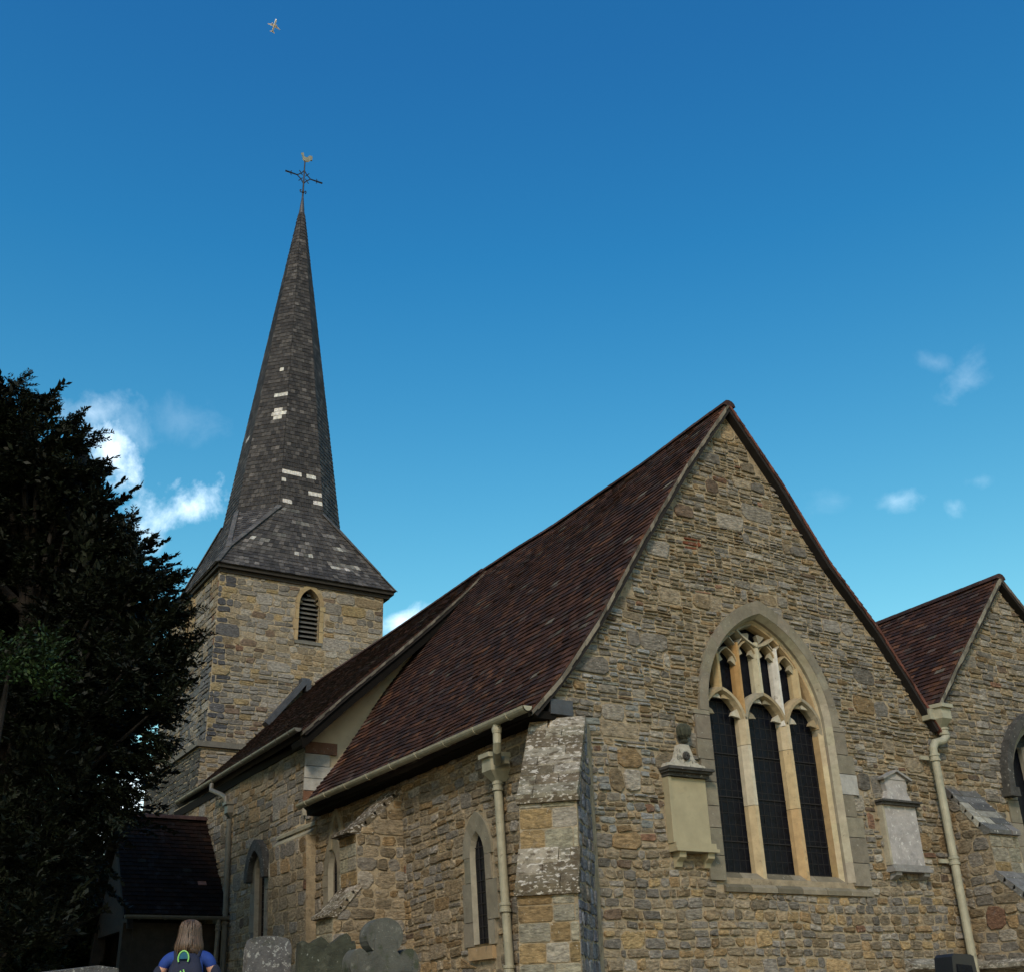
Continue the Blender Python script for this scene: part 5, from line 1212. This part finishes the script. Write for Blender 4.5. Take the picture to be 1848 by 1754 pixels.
tk = MB(); tk.tube([BP+Vector((0, 0, -.2)), BP+Vector((0, 0, 1.6))], [.12, .04], 8); tk.build('stem', M_BARK, bush)

for k, (px, py, dd_, rr, lab) in enumerate(((105, 1600, 26, 1.9, 'dark evergreen shrub behind the yew, nearest the porch'), (10, 1560, 25, 2.4, 'dark evergreen shrub behind the yew, at the far left edge'))):
    P = atd(px, py, dd_); P0 = Vector((P.x, P.y, .78)); es = thing('evergreen_shrub', P0, lab, 'shrub', 'evergreen shrubs behind the yew'); arms = []
    for _ in range(900):
        v = Vector(rng.normal(0, 1, 3)).normalized()*(rng.random()**.35); c = P0+Vector((v.x*rr, v.y*rr*.8, 2.1+v.z*2.1)); arms.append((tuple(c), (v.x, v.y, v.z*.6+.6), .45, 5))
    sprays(arms, 'crown', es, leaf=.11, lw=.06, nleaf=16, spray=.35, col0=(.008, .014, .007), col1=(.016, .024, .010), broad=True)
    tk = MB(); tk.tube([P0+Vector((0, 0, -.2)), P0+Vector((0, 0, 2.2))], [.14, .05], 8); tk.build('trunk', M_BARK, es)

# ------------------------------------------------------------------ aeroplane high above
AP = CAMP+ray(495, 47)*2780; U_ = 2780/FPX
fa = (CR*10+CU*19+CF*-12); fw = (CR*22+CU*-11+CF*.92); fl_ = fa.length*U_; fa = fa.normalized(); fw = (fw-fa*fw.dot(fa)).normalized(); fu = fa.cross(fw)
if fu.z < 0: fu = -fu
plane = thing('airliner', AP, 'white airliner high in the blue sky above the spire', 'aeroplane')
MW = mat('white_aircraft_paint', (.74, .83, .95), .3, .05, 1, 0); ME = mat('engine_grey', (.55, .6, .68), .4, .1, 1, 0); MD = mat('dark_blue_tail', (.03, .05, .12), .4, .1, 1, 0)
f_ = MB(); H = fl_*.5; f_.lathe(AP, [(.2, H), (1.2, H*.97), (2.0, H*.9), (2.3, H*.78), (2.3, -H*.5), (1.6, -H*.75), (.4, -H)], 14, fa); f_.build('fuselage', MW, plane, smooth=True)
for sg in (-1, 1):
    w_ = MB(); o_ = AP-fu*1.2; pts = [o_+fa*H*.22+fw*sg*1.5, o_+fa*-H*.14+fw*sg*17-fu*-1.5, o_+fa*-H*.22+fw*sg*17-fu*-1.5, o_-fa*H*.16+fw*sg*1.5]; w_.prism(pts, fu*.5); w_.build('wing', MW, plane)
    w_ = MB(); o_ = AP-fa*H*.82; w_.prism([o_+fa*2+fw*sg*.6, o_-fa*2.4+fw*sg*6.5, o_-fa*4+fw*sg*6.5, o_-fa*2.5+fw*sg*.6], fu*.3); w_.build('tailplane', MW, plane)
    e_ = MB(); e_.lathe(AP+fw*sg*6-fu*2.3+fa*H*.12, [(1.0, 3.0), (1.35, 2.2), (1.3, 0), (.6, -2)], 12, fa); e_.build('engine', ME, plane)
w_ = MB(); o_ = AP-fa*H*.80; w_.prism([o_+fa*3+fu*1.5-fw*.15, o_-fa*2.5+fu*8-fw*.15, o_-fa*4.5+fu*8-fw*.15, o_-fa*3.5+fu*1.0-fw*.15], fw*.3); w_.build('tail_fin', MD, plane)

# ------------------------------------------------------------------ the person walking away, with a backpack
HP = atd(343, 1688, 9.9); zg = ground_z(HP.x, HP.y)+.06; top = atd(349, 1658, 9.9).z
fwd = Vector((HP.x-CAMP.x, HP.y-CAMP.y, 0)).normalized(); fwd = (Matrix.Rotation(R(-8), 3, 'Z') @ fwd); rt = Vector((fwd.y, -fwd.x, 0)); S = (top-zg)/1.74; O = Vector((HP.x, HP.y, zg))
def bp(x, y, z): return O+rt*(x*S)+fwd*(y*S)+Vector((0, 0, z*S*1.74/1.70))
def skin(name, J, E_, m, parent, sub=2, label=None):
    me = bpy.data.meshes.new(name); ks = list(J); me.from_pydata([tuple(J[k][0]) for k in ks], [(ks.index(a), ks.index(b)) for a, b in E_], []); me.update()
    o = bpy.data.objects.new(name, me); C.objects.link(o); sk = o.modifiers.new('skin', 'SKIN'); sk.use_smooth_shade = True
    for i, k in enumerate(ks): r_ = J[k][1]; me.skin_vertices[0].data[i].radius = (r_[0]*S, r_[1]*S) if isinstance(r_, tuple) else (r_*S, r_*S)
    me.skin_vertices[0].data[0].use_root = True
    sb_ = o.modifiers.new('sub', 'SUBSURF'); sb_.levels = sub; sb_.render_levels = sub
    dg = bpy.context.evaluated_depsgraph_get(); me2 = bpy.data.meshes.new_from_object(o.evaluated_get(dg)); bpy.data.objects.remove(o)
    me2.materials.clear(); me2.materials.append(m); me2.name = name; me2.polygons.foreach_set('use_smooth', [True]*len(me2.polygons)); return link(name, me2, parent, label=label)
person = thing('person', O, 'person seen from behind in a blue and navy T-shirt with shoulder-length light brown hair', 'person')
M_SKIN = mat('skin', (.42, .24, .17), .55, .06, 20, .03, 120); M_HAIR = mat('light_brown_hair', (.05, .031, .021), .5, .4, 60, .5, 110); M_BLUE = mat('royal_blue_fabric', (.010, .04, .22), .8, .15, 20, .2, 120); M_NAVY = mat('navy_fabric', (.010, .014, .035), .85, .2, 20, .2, 120)
M_GREEN = mat('lime_piping', (.22, .55, .14), .6, .1, 20, 0); M_TEAL = mat('teal_fabric', (.01, .09, .16), .8, .2, 20, .1, 90); M_JEAN = mat('dark_trousers', (.02, .025, .04), .9, .2, 20, .2, 90); M_SHOE = mat('dark_shoes', (.02, .02, .02), .6, .2, 20, .1, 60)
J = {'pelvis': (bp(0, 0, .92), (.13, .10)), 'waist': (bp(0, 0, 1.08), (.115, .085)), 'chest': (bp(0, 0, 1.26), (.13, .095)), 'upper': (bp(0, 0, 1.40), (.10, .075)), 'neck': (bp(0, .01, 1.45), .052), 'jaw': (bp(0, .035, 1.53), (.062, .07)), 'head': (bp(0, .025, 1.60), (.072, .088)), 'crown': (bp(0, .0, 1.655), (.05, .055)), 'nose': (bp(0, .125, 1.575), .012)}
E_ = [('pelvis', 'waist'), ('waist', 'chest'), ('chest', 'upper'), ('upper', 'neck'), ('neck', 'jaw'), ('jaw', 'head'), ('head', 'crown'), ('head', 'nose')]
for sg, n in ((-1, 'l'), (1, 'r')):
    ex = .34 if sg < 0 else .29
    J.update({n+'sh': (bp(sg*.165, 0, 1.395), .05), n+'ua': (bp(sg*.225, -.01, 1.27), .044), n+'el': (bp(sg*ex, -.03, 1.11), .036), n+'fa': (bp(sg*(ex-.06), .10, 1.04), .032), n+'wr': (bp(sg*(ex-.14), .20, 1.02), .024), n+'pa': (bp(sg*(ex-.20), .25, 1.03), .026),
              n+'hp': (bp(sg*.09, 0, .86), .088), n+'kn': (bp(sg*.10, .03, .48), .055), n+'ca': (bp(sg*.10, .0, .33), .052), n+'an': (bp(sg*.10, -.02, .09), .036), n+'ft': (bp(sg*.11, .12, .045), .034)})
    E_ += [('upper', n+'sh'), (n+'sh', n+'ua'), (n+'ua', n+'el'), (n+'el', n+'fa'), (n+'fa', n+'wr'), (n+'wr', n+'pa'), ('pelvis', n+'hp'), (n+'hp', n+'kn'), (n+'kn', n+'ca'), (n+'ca', n+'an'), (n+'an', n+'ft')]
skin('body', J, E_, M_SKIN, person)
hm_ = MB()
for sg in (-1, 1):
    b = bp(sg*((.34 if sg < 0 else .29)-.20), .25, 1.03)
    for i in range(4):
        a = b+rt*(sg*-.01*S)+Vector((0, 0, (.022-.015*i)*S)); hm_.tube([a, a+(fwd*.035-rt*sg*.02)*S, a+(fwd*.05-rt*sg*.045)*S, a+(fwd*.045-rt*sg*.065)*S], [.009*S, .0085*S, .008*S, .006*S], 8)
    hm_.tube([b, b+(Vector((0, 0, .03))+fwd*.01)*S, b+(Vector((0, 0, .045))+fwd*.03-rt*sg*.015)*S], [.011*S, .010*S, .007*S], 8)
hm_.build('fingers', M_SKIN, person, smooth=True)
em = MB()
for sg in (-1, 1): em.lathe(bp(sg*.032, .105, 1.595), [(.004*S, -.012*S), (.012*S, 0), (.004*S, .012*S)], 10)
em.build('eyes', M_GRAVE, person, smooth=True)
K = {k: J[k] for k in ('pelvis', 'waist', 'chest', 'upper')}; K['pelvis'] = (bp(0, 0, .93), (.15, .115)); K['waist'] = (bp(0, 0, 1.08), (.138, .105)); K['chest'] = (bp(0, 0, 1.26), (.155, .115)); K['upper'] = (bp(0, 0, 1.40), (.12, .088)); K['lsh'] = (bp(-.17, 0, 1.395), .060); K['rsh'] = (bp(.17, 0, 1.395), .060)
K['lsl'] = (bp(-.222, -.008, 1.30), .052); K['rsl'] = (bp(.222, -.008, 1.30), .052)
skin('shirt', K, [('pelvis', 'waist'), ('waist', 'chest'), ('chest', 'upper'), ('upper', 'lsh'), ('upper', 'rsh'), ('lsh', 'lsl'), ('rsh', 'rsl')], M_BLUE, person)
for sg, n in ((-1, 'l'), (1, 'r')):
    skin('sleeve', {'a': (bp(sg*.205, 0, 1.355), .050), 'b': (bp(sg*.232, -.01, 1.27), .056), 'c': (bp(sg*.272, -.018, 1.20), .052)}, [('a', 'b'), ('b', 'c')], M_NAVY, person)
    skin('trouser_leg', {'a': (bp(sg*.05, 0, .92), .115), 'b': (bp(sg*.09, 0, .80), .10), 'c': (bp(sg*.10, .03, .48), .07), 'd': (bp(sg*.10, -.02, .10), .058)}, [('a', 'b'), ('b', 'c'), ('c', 'd')], M_JEAN, person)
    skin('shoe', {'a': (bp(sg*.10, -.05, .05), .045), 'b': (bp(sg*.11, .06, .045), .046), 'c': (bp(sg*.115, .16, .035), .034)}, [('a', 'b'), ('b', 'c')], M_SHOE, person)
# hair: a bob flaring at the shoulders
hr = MB(); seg = 40; vs = []; prof = [(.0, 1.70), (.045, 1.696), (.078, 1.678), (.097, 1.65), (.104, 1.615), (.107, 1.58), (.115, 1.545), (.127, 1.51), (.134, 1.48), (.128, 1.455), (.10, 1.445), (.05, 1.47)]
for r0, z in prof:
    for k in range(seg):
        a = 2*math.pi*k/seg; w_ = 1+.05*math.sin(5*a+z*9)+.03*math.sin(13*a+z*5)+.02*math.sin(29*a); back = -math.sin(a)
        x = r0*math.cos(a)*w_*(.92 if z > 1.5 else 1.0); y = r0*math.sin(a)*w_*.95-.005
        if z < 1.6: y = min(y, .045)
        x *= .84; vs.append(bp(x+(.012 if (x > 0 and z < 1.5) else 0), y, z-(.05*max(0, math.cos(a)) if z < 1.52 else 0)+.012*math.sin(11*a)*(z < 1.45)))
fs = [(i*seg+k, i*seg+(k+1) % seg, (i+1)*seg+(k+1) % seg, (i+1)*seg+k) for i in range(len(prof)-1) for k in range(seg)]
hr.add(vs, [f[::-1] for f in fs]); hr.build('hair', M_HAIR, person, smooth=True)
hs = MB()
for k in range(170):
    a = math.pi+rng.uniform(-.55, math.pi+.55); ph = rng.uniform(0, 6); amp = rng.uniform(.002, .008); pts = []; z0 = rng.uniform(1.60, 1.69); z1 = 1.46-rng.uniform(-.02, .045)
    for i in range(8):
        z = z0+(z1-z0)*i/7; r0 = float(np.interp(z, [1.40, 1.455, 1.48, 1.51, 1.545, 1.58, 1.615, 1.65, 1.678, 1.70], [.125, .128, .134, .127, .115, .107, .104, .097, .078, .02]))*1.03
        aa = a+amp*6*math.sin(ph+i*.9); pts.append(bp(r0*math.cos(aa)*.86, r0*math.sin(aa)*.97-.005, z))
    c_ = rng.uniform(.5, 1.9); hs.tube(pts, [.0055*S]*6+[.004*S, .002*S], 5, tuple(x*c_ for x in (.055, .034, .022)), caps=False)
hs.build('hair_strands', mat('hair_strands', attr=True, rough=.45, vary=.3, nscale=50, bump=0), person, kind='stuff', smooth=True)
# backpack
bag = thing('backpack', bp(0, -.2, .95), 'navy backpack with lime green piping worn on the back of the person', 'backpack')
bm_ = MB(); prof = [(.92, .125, .10), (.96, .150, .15), (1.08, .158, .17), (1.20, .150, .165), (1.32, .128, .14), (1.39, .10, .10), (1.425, .065, .06)]; seg = 28; vs = []
for z, hw, dp_ in prof:
    for k in range(seg):
        a = 2*math.pi*k/seg; ca_, sa_ = math.cos(a), math.sin(a); q = .62
        vs.append(bp(.015+hw*math.copysign(abs(ca_)**q, ca_), -.12-.02-dp_/2+dp_/2*math.copysign(abs(sa_)**q, sa_)+.01, z))
fs = [(i*seg+k, i*seg+(k+1) % seg, (i+1)*seg+(k+1) % seg, (i+1)*seg+k) for i in range(len(prof)-1) for k in range(seg)]+[tuple(range(seg))[::-1], tuple(range((len(prof)-1)*seg, len(prof)*seg))]
bm_.add(vs, fs); bm_.build('main_pouch', M_NAVY, bag, smooth=True)
pk = MB(); pk.prism([bp(.015+a, -.312, b) for a, b in [(-.10, .94), (.10, .94), (.11, 1.02), (.095, 1.14), (-.095, 1.14), (-.11, 1.02)]], -fwd*.03*S); pk.build('front_pocket', M_TEAL, bag)
hd = MB(); hd.prism([bp(.0+.036*math.cos(a), -.255, 1.395+.045*math.sin(a)) for a in [math.pi*i/10*1.2-.3 for i in range(11)]], -fwd*.012*S); hd.build('handle_patch', M_TEAL, bag)
gp = MB(); gp.tube([bp(.0+.042*math.cos(a), -.27, 1.385+.055*math.sin(a)) for a in [-.5+(math.pi+1.0)*i/12 for i in range(13)]], .006*S, 6)
gp.tube([bp(-.012, -.30, 1.29), bp(.01, -.305, 1.255), bp(.03, -.30, 1.25), bp(.012, -.302, 1.30)], .006*S, 6); gp.tube([bp(-.085, -.30, 1.28), bp(-.10, -.31, 1.18), bp(-.125, -.30, 1.08)], .006*S, 6); gp.tube([bp(-.065, -.305, 1.24), bp(-.08, -.315, 1.16), bp(-.10, -.315, 1.06), bp(-.07, -.32, 1.10)], .008*S, 6); gp.tube([bp(.13, -.27, 1.2), bp(.135, -.27, 1.1), bp(.14, -.27, 1.0)], .004*S, 6)
gp.build('piping', M_GREEN, bag, kind=None)
for sg in (-1, 1):
    s_ = MB(); s_.tube([bp(sg*.075, -.12, 1.36), bp(sg*.095, -.06, 1.445), bp(sg*.10, .03, 1.455), bp(sg*.115, .10, 1.36), bp(sg*.13, .12, 1.22), bp(sg*.14, .02, 1.05), bp(sg*.12, -.12, 1.0)], .020*S, 8); s_.build('strap', M_NAVY, bag)
